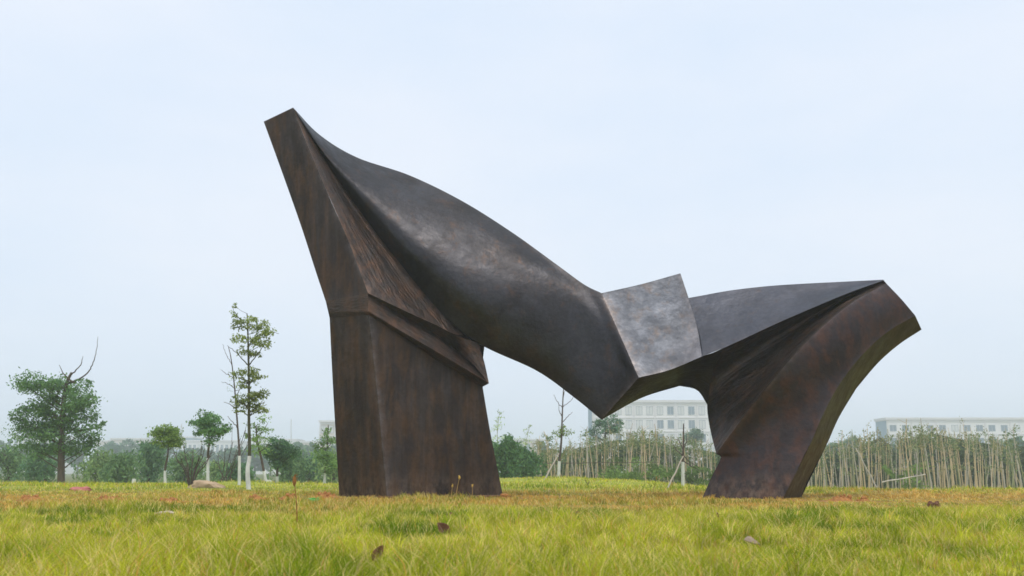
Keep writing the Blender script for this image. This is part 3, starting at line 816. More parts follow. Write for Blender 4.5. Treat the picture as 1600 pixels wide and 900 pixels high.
tree('bare_tree', 'thin leafless tree with white painted trunk left of the tallest slender tree', 27,
     [(374, 752), (374, 712), (373, 690), (370, 650), (366, 600), (361, 560), (357, 542)], .040, .008, 713,
     limbs=[[(369, 640), (360, 632), (350, 628)], [(368, 620), (376, 606), (384, 598)], [(364, 590), (354, 584), (345, 578)], [(362, 570), (354, 556), (348, 538)], [(371, 668), (364, 660), (355, 650)], [(366, 606), (357, 600), (346, 597)]],
     clumps=[(364, 600, 8, 16, 36), (378, 606, 6, 6, 20)], leaf=.07, bark='twig')
tree('small_tree', 'round headed small tree with white trunk behind the boulder', 30,
     [(325, 752), (325, 712), (327, 690), (325, 672)], .048, .022, 712,
     limbs=[[(326, 684), (316, 668), (302, 660)], [(326, 684), (336, 668), (348, 664)], [(325, 676), (322, 655), (318, 645)], [(326, 676), (332, 656), (334, 646)]],
     clumps=scatter(329, 668, 22, 18, 17, 9, 200) + [(301, 660, 7, 4, 90), (318, 648, 10, 6, 180), (353, 668, 7, 6, 110), (330, 690, 12, 6, 120)], leaf=.13, ca=(.045, .10, .045), cb=(.12, .20, .085))
tree('small_tree', 'yellowish green small tree with thin white trunk left of the bare shrub', 32,
     [(258.5, 757), (258, 733), (262, 712), (263, 690)], .046, .022, 733,
     limbs=[[(263, 700), (252, 690), (246, 685)], [(263, 700), (274, 690), (280, 684)]],
     clumps=scatter(263, 685, 19, 15, 15, 9, 200) + [(262, 667, 9, 5, 120), (280, 694, 9, 7, 150), (248, 690, 8, 6, 120)], leaf=.14, ca=(.07, .12, .03), cb=(.17, .23, .06))
tree('leafy_tree', 'big dark green tree with bare top branch at the left edge', 34,
     [(96, 757), (96, 700), (98, 640), (104, 600), (112, 582)], .13, .04, None,
     limbs=[[(104, 600), (120, 594), (134, 585), (143, 572), (150, 552), (153, 526)], [(112, 585), (126, 570), (130, 556)], [(114, 640), (135, 625), (150, 618)], [(114, 660), (90, 640), (76, 630)], [(115, 675), (140, 670), (155, 668)], [(118, 600), (100, 585), (92, 570)]],
     clumps=scatter(72, 645, 62, 56, 42, 15, 230) + [(44 + 13 * k, 700 + 5 * (k % 2), 14, 9, 200) for k in range(7)] + [(146, 690, 10, 8, 160), (140, 702, 10, 7, 130)] + [(131, 600, 11, 7, 161), (139, 622, 11, 9, 186), (144, 650, 11, 9, 198), (142, 672, 13, 10, 210), (134, 690, 14, 9, 198), (124, 665, 13, 12, 198), (157, 664, 7, 6, 120), (126, 636, 12, 10, 161)],
     leaf=.17, ca=(.045, .098, .04), cb=(.115, .19, .075))
tree('leaning_tree', 'short leaning white trunk with thin crown beside a concrete block', 33,
     [(417, 757), (413, 740), (408, 715), (402, 690), (400, 665)], .055, .02, 738,
     limbs=[[(403, 695), (392, 684), (384, 676)], [(402, 685), (412, 672), (418, 660)], [(406, 706), (416, 698), (424, 692)]],
     clumps=[(402, 668, 14, 8, 130), (396, 682, 14, 7, 130), (408, 690, 16, 8, 180), (412, 654, 10, 5, 70), (418, 672, 9, 5, 70), (404, 702, 18, 8, 190)], leaf=.14, ca=(.075, .13, .04), cb=(.16, .23, .07))
tree('dark_tree', 'bushy dark teal tree with short straight white trunk', 38,
     [(434, 757), (433, 742), (434, 715), (436, 700)], .06, .03, 742,
     limbs=[[(434, 715), (424, 702), (416, 695)], [(434, 712), (445, 700), (452, 694)]],
     clumps=scatter(436, 712, 24, 20, 20, 10, 230) + [(432, 690, 14, 7, 200), (446, 696, 10, 6, 150)], leaf=.17, ca=(.03, .075, .035), cb=(.07, .13, .06))
tree('wispy_tree', 'wispy pale green tree with white trunk beside the pillar leg', 36,
     [(507, 756), (508, 738), (511, 710), (512, 680), (513, 664)], .05, .015, 738,
     limbs=[[(511, 705), (503, 695), (497, 690)], [(511, 700), (519, 690), (524, 684)], [(512, 684), (506, 675), (502, 670)]],
     clumps=scatter(511, 708, 14, 26, 14, 8, 110) + [(513, 670, 6, 5, 40), (508, 682, 8, 6, 60)], leaf=.16, ca=(.07, .13, .045), cb=(.15, .22, .08), droop=.5)

# bare multi-stemmed shrub beside the boulder
d = 23.5
base = gpos(298, d)
o = thing('bare_shrub', 'leafless many stemmed shrub growing left of the boulder', 'shrub', tuple(base))
ends = [(271, 703), (282, 712), (287, 694), (302, 700), (316, 697), (320, 700), (331, 703), (326, 716), (292, 730), (310, 715)]
for ex, ey in ends:
    mb = MB()
    mx, my = 298 + (ex - 298) * .35, 760 - (760 - ey) * .42
    q = np.array([base + np.array(((ex - 298) * .0012, 0, -.04)), at(mx, my, d + RNG.normal(0, .1)), at(mx + (ex - mx) * .7, my + (ey - my) * .55, d + RNG.normal(0, .15)), at(ex, ey, d + RNG.normal(0, .25))])
    Q = catmull(q, np.linspace(0, 1, 14))
    mb.tube(Q, list(np.linspace(.016, .006, 14)), 5)
    for k in (7, 9, 11):
        e = Q[k] + (Q[k + 1] - Q[k]) * 2.6 + RNG.normal(0, .09, 3)
        mb.tube([Q[k], (Q[k] + e) / 2 + RNG.normal(0, .01, 3), e], [.007, .006, .004], 4)
    mb.build('stem', M['twig'], o, sm=60)
# leafless dark brush leaning behind the slender trees
d = 29
base = gpos(352, d)
o = thing('bare_bush', 'dark leafless brush leaning right behind the slender trees', 'shrub', tuple(base))
for ex, ey in [(352, 700), (364, 690), (376, 684), (384, 672), (340, 712), (390, 690)]:
    mb = MB()
    q = np.array([base + np.array((RNG.normal(0, .12), 0, -.03)), at(352 + (ex - 352) * .4 - 3, 735, d), at(ex, ey, d + RNG.normal(0, .3))])
    Q = catmull(q, np.linspace(0, 1, 12))
    mb.tube(Q, list(np.linspace(.018, .007, 12)), 5)
    for k in (6, 8, 10):
        e = Q[k] + (Q[k + 1] - Q[k]) * 2.2 + RNG.normal(0, .13, 3)
        mb.tube([Q[k], e], [.008, .004], 4)
    mb.build('stem', M['twig'], o, sm=60)

# ------------------------------------------------------------------ willows and other shrubs along the far edge
def willow(label, px, top, half, d, ca, cb, n=150, name='willow_bush', bottom=752, group='willow bushes along the far edge of the left lawn', cat='willow', lsize=.21):
    base = gpos(px, d)
    o = thing(name, label, cat, tuple(base), group)
    r = PX(d)
    H, W = at(px, top, d)[2] - base[2], half * r
    mb = MB()
    mb.tube([base + np.array((0, 0, -.05)), base + np.array((.05, 0, H * .35)), base + np.array((-.03, 0.05, H * .62))], [.09, .07, .05], 7)
    C, D2 = [], []
    nb = max(7, int(n / 18))
    for b in range(nb):                            # arching boughs that carry the hanging strands
        a = RNG.random() * 2 * np.pi
        q = RNG.random() ** .6
        tip = base + np.array((math.cos(a) * W * q * .85, math.sin(a) * W * q * .8, H * (1.0 - .38 * q ** 2) * RNG.uniform(.84, 1.0)))
        st = base + np.array((0, 0, H * RNG.uniform(.25, .55)))
        md = (st + tip) / 2 + np.array((0, 0, H * .10))
        Q = catmull(np.array([st, md, tip]), np.linspace(0, 1, 9))
        mb.tube(Q, list(np.linspace(.035, .012, 9)), 5)
        for s_ in range(int(n / nb)):
            p = Q[RNG.integers(3, 9)] + RNG.normal(0, .20, 3) * np.array((1, 1, .4))
            out = np.array((math.cos(a), math.sin(a), 0)) * RNG.uniform(0, .5) + RNG.normal(0, .18, 3) * np.array((1, 1, 0))
            ln = min(H * RNG.uniform(.28, .8), p[2] - base[2] - .05)
            m = int(10 + ln * 5)
            t = np.linspace(0, 1, m)[:, None]
            C.append(p + out * (t ** .6) + np.array((0, 0, -1)) * ln * (t - .18 * np.sin(np.pi * t)) + RNG.normal(0, .06, (m, 3)))
    mb.build('trunk', M['bark'], o, sm=50)
    C = np.vstack(C)
    leaf_object('crown', [(C, lsize, .34, .1, .6, ca, cb)], o, base)
    return o

W1, W2 = ((.055, .11, .05), (.135, .20, .095)), ((.075, .13, .05), (.18, .24, .10))
W3 = ((.04, .092, .05), (.10, .17, .085))
for lab, px, top, hw, dd_, c, n in [
        ('low dense willow thicket under the big tree at the left edge', 70, 700, 42, 46, W3, 190),
        ('pale willow right below the big tree at the left edge', 150, 702, 34, 48, W2, 190),
        ('broad low willow between the big tree and the white stub', 196, 706, 32, 44, W1, 190),
        ('tall teal willow left of the yellowish small tree', 231, 681, 24, 50, W3, 230),
        ('drooping willow behind the bare shrub', 288, 704, 28, 47, W1, 190),
        ('low grey willow behind the boulder and round headed tree', 335, 716, 26, 52, W2, 130),
        ('dark low willow behind the slender trees', 372, 720, 22, 45, W3, 120),
        ('teal willow between the leaning white trunk and the dark tree', 455, 697, 26, 49, W1, 170),
        ('wide low willow left of the wispy tree', 482, 712, 20, 51, W3, 120),
        ('willow partly hidden by the pillar leg', 520, 700, 20, 46, W2, 120),
        ('faint willow at the far left end of the lawn', 12, 690, 36, 50, W1, 170)]:
    willow(lab, px, top, hw, dd_, c[0], c[1], n)

# feathery green shrubs right of the pillar
for lab, px, top, hw, dd_, c, n in [
        ('feathery green bush touching the right side of the pillar leg', 790, 672, 20, 42, ((.035, .09, .035), (.09, .16, .06)), 210),
        ('dense green bush left of the bamboo grove', 815, 694, 24, 44, ((.035, .085, .03), (.08, .15, .055)), 210)]:
    willow(lab, px, top, hw, dd_, c[0], c[1], n, name='green_bush', group='green bushes between the pillar and the bamboo', cat='bush', lsize=.2)
for lab, pts, cl in [
        ('tall pale feathery young bamboo just right of the pillar leg', [(778, 754), (779, 710), (777, 675), (781, 642)], [(779, 655, 9, 5, 40), (778, 668, 10, 6, 60), (782, 680, 12, 6, 70), (774, 690, 10, 6, 60), (781, 644, 5, 4, 18)]),
        ('pale feathery young bamboo rising above the green bushes', [(820, 754), (818, 715), (822, 690), (828, 664)], [(824, 674, 8, 5, 40), (819, 684, 9, 5, 50), (815, 694, 10, 5, 55), (828, 666, 5, 3, 18)])]:
    tree('feathery_bamboo', lab, 50, pts, .03, .008, None, clumps=cl, leaf=.2, ca=(.12, .17, .06), cb=(.25, .30, .14), bark='culm_green', aspect=.3, cat='bamboo')

# ------------------------------------------------------------------ staked bare trees in front of the bamboo
tree('staked_tree', 'tall bare staked tree with white trunk seen under the beam', 35.5,
     [(872.5, 753), (874, 720), (877, 690), (878.5, 650), (880, 615), (882, 590)], .058, .011, 720,
     limbs=[[(879, 637), (872, 630), (865, 616)], [(879, 636), (890, 628), (899, 617)], [(878.5, 652), (874, 642), (873, 633)], [(878, 661), (886, 652), (894, 644)], [(880, 620), (884, 606), (889, 598)]],
     clumps=[(870, 677, 9, 6, 110), (884, 676, 10, 7, 130), (877, 668, 8, 4, 60)], leaf=.13, ca=(.08, .12, .03), cb=(.16, .20, .06), bark='twig')
tree('staked_tree', 'bare staked tree with white trunk left of the curved leg', 26,
     [(1067, 760), (1067, 725), (1068, 695), (1068, 662)], .044, .015, 725,
     limbs=[[(1068, 712), (1058, 704), (1050, 692)], [(1068, 712), (1078, 722), (1092, 730)], [(1068, 700), (1073, 690), (1072, 680)], [(1068, 720), (1084, 731), (1100, 736)], [(1068, 704), (1062, 690), (1056, 686)]], bark='twig')
def pole(name, label, a, b, r=.022, mat='pole', group=None):
    mb = MB(); a, b = np.array(a), np.array(b)
    P = [a + (b - a) * t + RNG.normal(0, r * .25, 3) * (0 < t < 1) for t in np.linspace(0, 1, 7)]
    mb.tube(P, list(np.linspace(r, r * .75, 7)), 7)
    return tag(mb.build(name, M[mat], None, tuple(a), 50), label, 'pole', group)
def on(px, py, d): return at(px, py, d)
pole('prop_pole', 'slanting wooden prop left of the tall staked tree under the beam', gpos(848, 31, -.05), on(873, 709, 35.4), .03)
pole('prop_pole', 'thin prop slanting behind the tall staked tree', gpos(861, 39, -.05), on(884, 700, 35.7), .025)
pole('prop_pole', 'slanting wooden prop left of the staked tree by the curved leg', gpos(1041, 24, -.05), on(1067.5, 713, 25.95), .024)
pole('cross_rail', 'long thin horizontal rail tied across the bamboo grove', on(838, 724, 46.5), on(1030, 722, 46.5), .016, 'bark')
pole('fallen_pole', 'pale pole lying aslant across the right bamboo stems', on(1378, 753.5, 46.4), on(1446, 741, 47.0), .032, 'culm_grey')
pole('leaning_pole', 'thick pole leaning left in the right bamboo grove', on(1372, 765, 46.3), on(1337, 700, 46.6), .036, 'culm_grey')

# ------------------------------------------------------------------ bamboo grove
BAM = []
def bamboo_variant(i):
    """one cut-topped bamboo plant at the origin: culm with joints, sparse top foliage"""
    H = 1.0
    mb = MB()
    n = 16
    bend = RNG.uniform(-.05, .05); hook = RNG.uniform(-.10, .10)
    P = [np.array((bend * t ** 2 + hook * max(0, t - .72) ** 2 * 6, RNG.normal(0, .003), t * H - (abs(hook) * max(0, t - .8) ** 2 * 5))) for t in np.linspace(0, 1, n)]
    rad = []
    for k in range(n): rad.append((.0118 * (1 - .72 * (k / (n - 1)) ** 1.3)) * (1.0 if k % 2 else 1.12))
    mb.tube(P, rad, 6)
    for k in range(5):                               # side shoots near the top
        b = P[RNG.integers(9, 15)]; e = b + np.array((RNG.normal(0, .05), RNG.normal(0, .05), RNG.uniform(.02, .07)))
        mb.tube([b, e], [.0028, .0014], 4)
    cm_ = new_mesh('culm', np.array(mb.v), mb.f, None, 60)
    parts = []
    for k in range(RNG.integers(4, 7)):
        t = RNG.uniform(.74, 1.02) if k > 0 else RNG.uniform(.4, .8)
        c = P[min(n - 1, int(t * (n - 1)))] + np.array((RNG.normal(0, .03), RNG.normal(0, .04), 0))
        m = RNG.integers(8, 18)
        parts.append(c + RNG.normal(0, 1, (m, 3)) * np.array((.034, .034, .026)))
    c = np.vstack(parts)
    v, f = leaf_quads(c, .043, RNG, .42, .2, .35)
    lm = new_mesh('foliage', v, f, M['leaf'])
    t = RNG.random(len(c))[:, None]
    a, b = [((.075, .10, .045), (.17, .19, .095)), ((.10, .10, .05), (.23, .20, .11)), ((.06, .095, .05), (.14, .17, .10))][i % 3]
    color_attr(lm, np.repeat((np.array(a) * (1 - t) + np.array(b) * t) * (.7 + .6 * RNG.random(len(c)))[:, None], 4, 0))
    cms = []
    for mt in ('culm_tan', 'culm_grey', 'culm_green'):
        q = cm_.copy(); q.materials.append(M[mt]); cms.append(q)
    return cms, lm
for i in range(9): BAM.append(bamboo_variant(i))
def top_profile(px):
    return np.interp(px, [832, 850, 880, 915, 960, 1000, 1050, 1110, 1180, 1255, 1290, 1330, 1360, 1380, 1400, 1420, 1440, 1472, 1540, 1620],
                         [690, 684, 684, 680, 670, 670, 680, 688, 686, 692, 688, 682, 668, 688, 674, 667, 663, 670, 680, 682])
def plant_bamboo(px, d, top, lean, label, group):
    base = gpos(px, d, -.04)
    H = at(px, top, d)[2] - base[2]
    cms, lm = BAM[RNG.integers(0, len(BAM))]
    o = thing('bamboo', label, 'bamboo', tuple(base), group)
    o.rotation_euler = (RNG.normal(0, .03), lean, RNG.choice([0, math.pi]) + RNG.normal(0, .4))
    o.scale = (H * RNG.uniform(.55, 1.2),) * 2 + (H,)
    link('culm', cms[RNG.choice([0, 0, 0, 1, 1, 2])], o)
    link('foliage', lm, o)
n_b = 0
for x0, x1, cnt, label, group in [
        (834, 1118, 118, 'thin pale bamboo stem in the grove seen between the two legs', 'bamboo stems seen between the legs'),
        (1252, 1600, 150, 'thin pale bamboo stem in the grove right of the curved leg', 'bamboo stems right of the curved leg')]:
    for k in range(cnt):
        px = x0 + (x1 - x0) * (k + RNG.uniform(-.4, 1.4)) / cnt
        d = 47 + RNG.random() ** 1.5 * 9
        plant_bamboo(px, d, top_profile(px) + RNG.normal(5, 9) - (6 if RNG.random() < .15 else 0), RNG.normal(0, .075) + (.18 * RNG.normal() if RNG.random() < .16 else 0), label, group)

# leafy mass inside and behind the grove
def thicket(name, label, x0, x1, d0, d1, n, lo, ca, cb, lsize, top_off=0, prof=None):
    px = RNG.uniform(x0, x1, n); d = RNG.uniform(d0, d1, n)
    # gather in clumps
    k = max(12, n // 120)
    cx, cd, ct = RNG.uniform(x0, x1, k), RNG.uniform(d0, d1, k), RNG.random(k)
    i = RNG.integers(0, k, n)
    px = cx[i] + RNG.normal(0, 8, n); d = np.clip(cd[i] + RNG.normal(0, .5, n), d0, d1)
    tops = (prof or top_profile)(px) + top_off
    t = np.clip(ct[i] * 1.05 + RNG.normal(0, .10, n), 0, 1.04)
    x = (px - 800) / FPX * d * 1.017
    z0 = height(x, d)
    zt = CAM_H + (735 - tops) / FPX * d * 1.02
    z = z0 + (zt - z0) * t
    c = np.stack([x, d, z], -1)
    v, f = leaf_quads(c, lsize, RNG, .4, .1, .45)
    tt = RNG.random(n)[:, None]; kk = (.55 + .8 * RNG.random(k))[i][:, None]
    me = new_mesh(name, v, f, M['leaf'])
    color_attr(me, np.repeat((np.array(ca) * (1 - tt) + np.array(cb) * tt) * kk, 4, 0))
    o = kind(link(name, me), 'stuff'); o['label'] = label; o['category'] = 'foliage'
    return o
thicket('bamboo_thicket', 'green leafy mass behind the bamboo stems', 836, 1250, 57, 62, 42000, 0, (.03, .055, .022), (.085, .115, .048), .22, 24)
thicket('bamboo_thicket', 'dark leafy mass behind the right bamboo stems', 1240, 1640, 57, 62, 40000, 0, (.03, .048, .026), (.075, .098, .052), .22, 22)
thicket('undergrowth', 'low green undergrowth among the bamboo stems', 930, 1110, 46.5, 50, 4200, 0, (.05, .09, .02), (.12, .17, .045), .2, 48)
thicket('undergrowth', 'sparse low green undergrowth in the right grove', 1370, 1420, 47, 50, 800, 0, (.06, .11, .02), (.14, .20, .05), .2, 58)

tree('broadleaf_tree', 'bluish green tree showing behind the beam tip', 64, [(945, 752), (945, 715), (945, 690), (947, 660)], .12, .05, None,
     limbs=[[(945, 690), (930, 682), (920, 678)], [(946, 680), (958, 665), (966, 655)]],
     clumps=scatter(945, 666, 18, 12, 12, 8, 110) + [(922, 678, 9, 5, 90), (960, 654, 12, 6, 130), (935, 690, 14, 7, 160), (968, 660, 6, 4, 40)], leaf=.26, ca=(.035, .085, .055), cb=(.10, .17, .10))
tree('broadleaf_tree', 'grey hazy tree in front of the office block', 120, [(1085, 756), (1085, 720), (1085, 690)], .2, .1, None,
     clumps=scatter(1085, 682, 13, 10, 10, 8, 120), leaf=.5, ca=(.05, .09, .07), cb=(.12, .17, .12))

# ------------------------------------------------------------------ far tree line
def far_trees(px, top, hw, d, label, n=700):
    base = gpos(px, d)
    o = thing('distant_tree', label, 'tree', tuple(base), 'hazy trees on the skyline')
    r = PX(d); H = at(px, top, d)[2] - base[2]
    mb = MB(); mb.tube([base, base + np.array((0, 0, H * .6))], [.25, .12], 6); mb.build('trunk', M['bark'], o)
    parts = []
    for k in range(9):
        c = base + np.array((RNG.normal(0, .4) * hw * r, RNG.normal(0, .3) * hw * r, H * RNG.uniform(.35, .88)))
        parts.append((clump(c, hw * r * .6, hw * r * .6, H * .16, n // 9, 8), 1.1, .6, .3, .1, (.04, .085, .06), (.09, .15, .09)))
    leaf_object('crown', parts, o, base)
far_l = [(15, 686), (48, 690), (80, 684), (118, 690), (165, 690), (182, 684), (206, 690), (226, 692), (250, 694), (282, 697), (300, 699), (318, 697), (346, 701), (352, 698), (372, 702), (398, 698), (424, 700), (448, 696), (462, 690), (480, 694), (497, 698), (540, 690), (770, 694), (800, 692), (845, 691)]
for k, (px, top) in enumerate(far_l):
    far_trees(px + RNG.normal(0, 3), top, RNG.uniform(13, 20), RNG.uniform(170, 230), 'faint hazy tree in the line below the skyline')
for k in range(16):
    px = 1225 + k * 25 + RNG.normal(0, 5)
    far_trees(px, 692 + RNG.normal(0, 3), RNG.uniform(13, 20), RNG.uniform(120, 150), 'faint hazy tree behind the right bamboo grove')

# ------------------------------------------------------------------ buildings
def building(name, label, px0, px1, py_top, d, depth, rows, cols, mat='wall_pale', side=None, bands=True, blind=.55, win=(.62, .62), roof=True, skew=0.0):
    """slab block facing the camera: wall, parapet, one window per bay and storey (frame > pane)"""
    x0, x1 = at(px0, 700, d)[0], at(px1, 700, d)[0]
    zt = at((px0 + px1) / 2, py_top, d)[2]
    zb = -1.2
    o = thing(name, label, 'building', ((x0 + x1) / 2, d, zb))
    mb = MB(); mb.box(x0, x1, d, d + depth, zb, zt); mb.build('wall', M[mat], o)
    H = zt - zb
    par = MB(); par.box(x0 - .25, x1 + .25, d - .25, d + depth + .25, zt - .002, zt + .55); par.build('parapet', M['wall_trim'], o)
    if side:
        sb = MB()
        sx = x0 - .05 if side[0] == 'l' else x1 + .05
        sb.box(min(sx, sx), sx + .04, d + .15, d + depth - .15, zb, zt - .2); sb.build('side_cladding', M[side[1]], o)
    sh = H / (rows + .45)
    cw = (x1 - x0) / cols
    if bands:
        for r in range(rows + 1):
            b = MB(); z = zt - .35 - sh * r
            b.box(x0 - .04, x1 + .04, d - .10, d - .004, z - .12, z + .12); b.build('string_course', M['wall_trim'], o)
        for c in range(0, cols + 1, 2):
            b = MB(); x = min(max(x0 + cw * c, x0 + .2), x1 - .2)
            b.box(x - .18, x + .18, d - .16, d - .102, zb, zt - .01); b.build('pilaster', M['wall_trim'], o)
    ww, wh = cw * win[0], sh * win[1]
    me_f, me_g = {}, {}
    fm = MB()
    t = .09
    for a in ((-ww / 2, -ww / 2 + t, 0, wh), (ww / 2 - t, ww / 2, 0, wh), (-ww / 2 + t, ww / 2 - t, 0, t), (-ww / 2 + t, ww / 2 - t, wh - t, wh), (-t / 2, t / 2, t, wh - t)):
        fm.box(a[0], a[1], -.07, .0, a[2], a[3])
    fme = new_mesh('window', np.array(fm.v), fm.f, M['window_frame'])
    pm = MB(); pm.box(-ww / 2 + t * .5, ww / 2 - t * .5, -.035, -.006, t * .5, wh - t * .5)
    pmes = [new_mesh('pane', np.array(pm.v), pm.f, M[k]) for k in ('glass', 'blind')]
    for r in range(rows):
        z = zt - .35 - sh * (r + 1) + sh * .22
        for c in range(cols):
            w = link('window', fme, o, (x0 + cw * (c + .5) - o.location[0], 0, z - zb))
            link('pane', pmes[1 if RNG.random() < blind else 0], w)
    return o
building('office_block', 'long pale office block with rows of windows behind the bamboo', 926, 1222, 629, 215, 11, 5, 18, side=('l', 'wall_blue'), blind=.72)
building('office_block', 'pale office block with blue side wall above the right grove', 1388, 1640, 656, 230, 7, 4, 13, side=('l', 'wall_blue'), blind=.3, win=(.55, .5))
building('white_block', 'square white block just left of the pillar leg', 498, 560, 660, 260, 14, 4, 5, 'wall_cream', blind=.6)
for lab, a, b, py, d, rows, cols, mt in [
        ('low cream building left of the tall teal willow', 172, 226, 687, 330, 2, 8, 'wall_cream'),
        ('small cream building between the willows on the left', 148, 168, 690, 360, 2, 3, 'wall_cream'),
        ('long low pale shed behind the round headed tree', 286, 372, 690, 380, 2, 12, 'wall_pale'),
        ('pale low warehouse behind the dark teal tree', 392, 462, 688, 350, 2, 10, 'wall_pale'),
        ('small white house left of the square white block', 440, 500, 692, 330, 2, 7, 'wall_cream'),
        ('blue grey hall on the skyline above the bare shrub', 236, 300, 684, 420, 2, 7, 'wall_blue'),
        ('small white building behind the green bushes right of the pillar', 800, 850, 688, 340, 2, 5, 'wall_cream'),
        ('pale distant building above the willows at the far left', 20, 92, 682, 380, 3, 9, 'wall_pale')]:
    building('distant_building', lab, a, b, py, d, 14, rows, cols, mt, bands=False, blind=.4)
for lab, px, top, d in [('thin pale mast on the skyline above the bare shrub', 284, 662, 300), ('thin pale mast near the square white block', 455, 655, 320)]:
    pole('mast', lab, gpos(px, d), at(px, top, d), .16, 'concrete')

# ------------------------------------------------------------------ boulder, stones, soil heaps
def lump(name, label, px, py_top, w_px, d, mat, cat, squash=.5, seed=1, flat=False, group=None, rough=.18, sink=.25, facets=0):
    import bmesh
    base = gpos(px, d)
    r = w_px / 2 * PX(d)
    hz = max(at(px, py_top, d)[2] - base[2], .01)
    bm = bmesh.new(); bmesh.ops.create_icosphere(bm, subdivisions=4, radius=1)
    rng = np.random.default_rng(seed); ph = rng.random(6) * 10
    for v in bm.verts:
        x, y, z = v.co
        k = 1 + rough * (math.sin(2.1 * x + ph[0]) * math.cos(1.7 * y + ph[1]) + .6 * math.sin(4.3 * z + 3.1 * x + ph[2]) + .35 * math.sin(9 * x + ph[3]) * math.cos(8 * y + 7 * z + ph[4]))
        k += rough * .5 * (float(noise2(x * 5 + ph[5] * 9, z * 5 + y * 4 + 20)) - .5)
        sx = 1 if abs(x) < .0 else abs(x) ** .82 * (1 if x > 0 else -1)
        v.co = (sx * k * r, y * k * r * .7, max(-sink, z * k) * hz * (1.0 if z > 0 else .6))
    me = bpy.data.meshes.new(name); bm.to_mesh(me); bm.free()
    me.materials.append(M[mat]); me.shade_smooth(); me.set_sharp_from_angle(angle=R(50))
    return tag(link(name, me, None, tuple(base)), label, cat, group)
def soil_heap(label, px, py_top, w_px, d, mat, seed):
    """low crumbly heap that thins out to nothing at its rim, with loose clods on it"""
    base = gpos(px, d)
    r = w_px / 2 * PX(d); hz = max(at(px, py_top, d)[2] - base[2], .03)
    n = 44
    g = np.linspace(-1.15, 1.15, n)
    GX, GY = np.meshgrid(g, g)
    warp = 0.55 * (fbm(GX * 1.6 + seed * 7, GY * 1.6 + seed, 3) - .5)
    q = np.hypot(GX + warp, GY - warp)
    h = np.clip(1 - q, 0, 1) ** 0.8 * (0.45 + 1.1 * fbm(GX * 3.3 + seed, GY * 3.3 + 2 * seed, 3))
    h += np.clip(1 - q, 0, .3) * 1.2 * (noise2(GX * 9 + seed * 3, GY * 9) - .3)
    wx, wy = GX * r, GY * r * .75
    z = height(base[0] + wx, base[1] + wy) - base[2] + h * hz * 1.1 - .012
    idx_ = np.arange(n * n).reshape(n, n)
    f = np.stack([idx_[:-1, :-1], idx_[:-1, 1:], idx_[1:, 1:], idx_[1:, :-1]], -1).reshape(-1, 4)
    o = tag(link('soil_heap', new_mesh('soil_heap', np.stack([wx, wy, z], -1).reshape(-1, 3), f, M[mat], 60), None, tuple(base)), label, 'soil', 'heaps of bare soil on the lawn')
    rng = np.random.default_rng(seed)
    for k in range(7):
        a_, b_ = rng.normal(0, .38, 2); i_, j_ = int(np.clip((b_ + 1.15) / 2.3 * (n - 1), 0, n - 1)), int(np.clip((a_ + 1.15) / 2.3 * (n - 1), 0, n - 1))
        rr = rng.uniform(.012, .03) * (1 + r)
        import bmesh
        bm = bmesh.new(); bmesh.ops.create_icosphere(bm, subdivisions=2, radius=rr)
        for v in bm.verts: v.co *= 1 + .5 * (float(noise2(v.co.x * 60 + seed, v.co.z * 60 + v.co.y * 50 + 5 * k)) - .5)
        me = bpy.data.meshes.new('clod'); bm.to_mesh(me); bm.free(); me.materials.append(M[mat])
        link('clod', me, o, (wx[i_, j_], wy[i_, j_], z[i_, j_] + rr * .4))
lump('boulder', 'tan flat topped boulder beside the bare shrub', 321, 751, 50, 22.6, 'rock', 'boulder', seed=5, rough=.2)
lump('pale_stone', 'pale brown clod lying in the grass at the left front', 255, 799, 34, 9.6, 'stone_pale', 'stone', seed=8)
lump('pale_stone', 'small pale stone in the grass below the pillar leg', 745, 805, 16, 8.9, 'stone_pale', 'stone', seed=9)
lump('dark_stone', 'small grey brown stone in front of the gap between the legs', 937, 801, 14, 9.2, 'clay_dark', 'stone', seed=10)
lump('flat_stone', 'flat grey slab lying on the lawn right of the pillar', 848, 766.5, 26, 19.6, 'concrete', 'stone', seed=12)
for i, (lab, px, pt, w, d, mt) in enumerate([
        ('long low heap of orange soil at the left', 172, 775, 62, 13.6, 'clay'), ('low heap of orange soil below the boulder', 262, 778, 40, 13.3, 'clay'),
        ('small orange soil heap left of the dry weed', 400, 774, 34, 14.3, 'clay'), ('orange soil heap right of the dry weed', 452, 773, 36, 14.3, 'clay'),
        ('red soil heap against the left side of the pillar leg', 510, 771, 44, 15.0, 'clay'), ('red brown soil heap right of the curved leg', 1311, 775, 44, 13.7, 'clay'),
        ('small red soil heap at the right of the larger one', 1349, 777, 20, 13.6, 'clay'), ('dark soil clod near the right edge of the lawn', 1461, 784, 24, 11.0, 'clay_dark'),
        ('small reddish clod at the right foot of the pillar', 789, 773, 18, 15.2, 'clay'), ('orange soil heap at the far left of the lawn', 50, 775, 60, 13.4, 'clay')]):
    soil_heap(lab, px, pt, w, d, mt, 20 + i)
lump('red_cloth', 'faded red cloth crumpled on the grass at the far left', 128, 760, 30, 20.0, 'red_cloth', 'cloth', seed=41, rough=.25)
mb = MB(); b0 = gpos(418, 31.5); mb.box(b0[0] - .07, b0[0] + .12, b0[1] - .1, b0[1] + .1, b0[2] - .05, b0[2] + .10)
mb.box(b0[0] - .05, b0[0] + .10, b0[1] - .08, b0[1] + .08, b0[2] + .1, b0[2] + .125)
tag(mb.build('concrete_block', M['whitewash'], None, tuple(b0)), 'small white concrete block at the foot of the leaning trunk', 'block')
mb = MB(); b0 = gpos(209, 33); mb.tube([b0 + np.array((0, 0, -.05)), b0 + np.array((0.0, 0, .1)), b0 + np.array((.01, 0, .2))], [.075, .07, .06], 8)
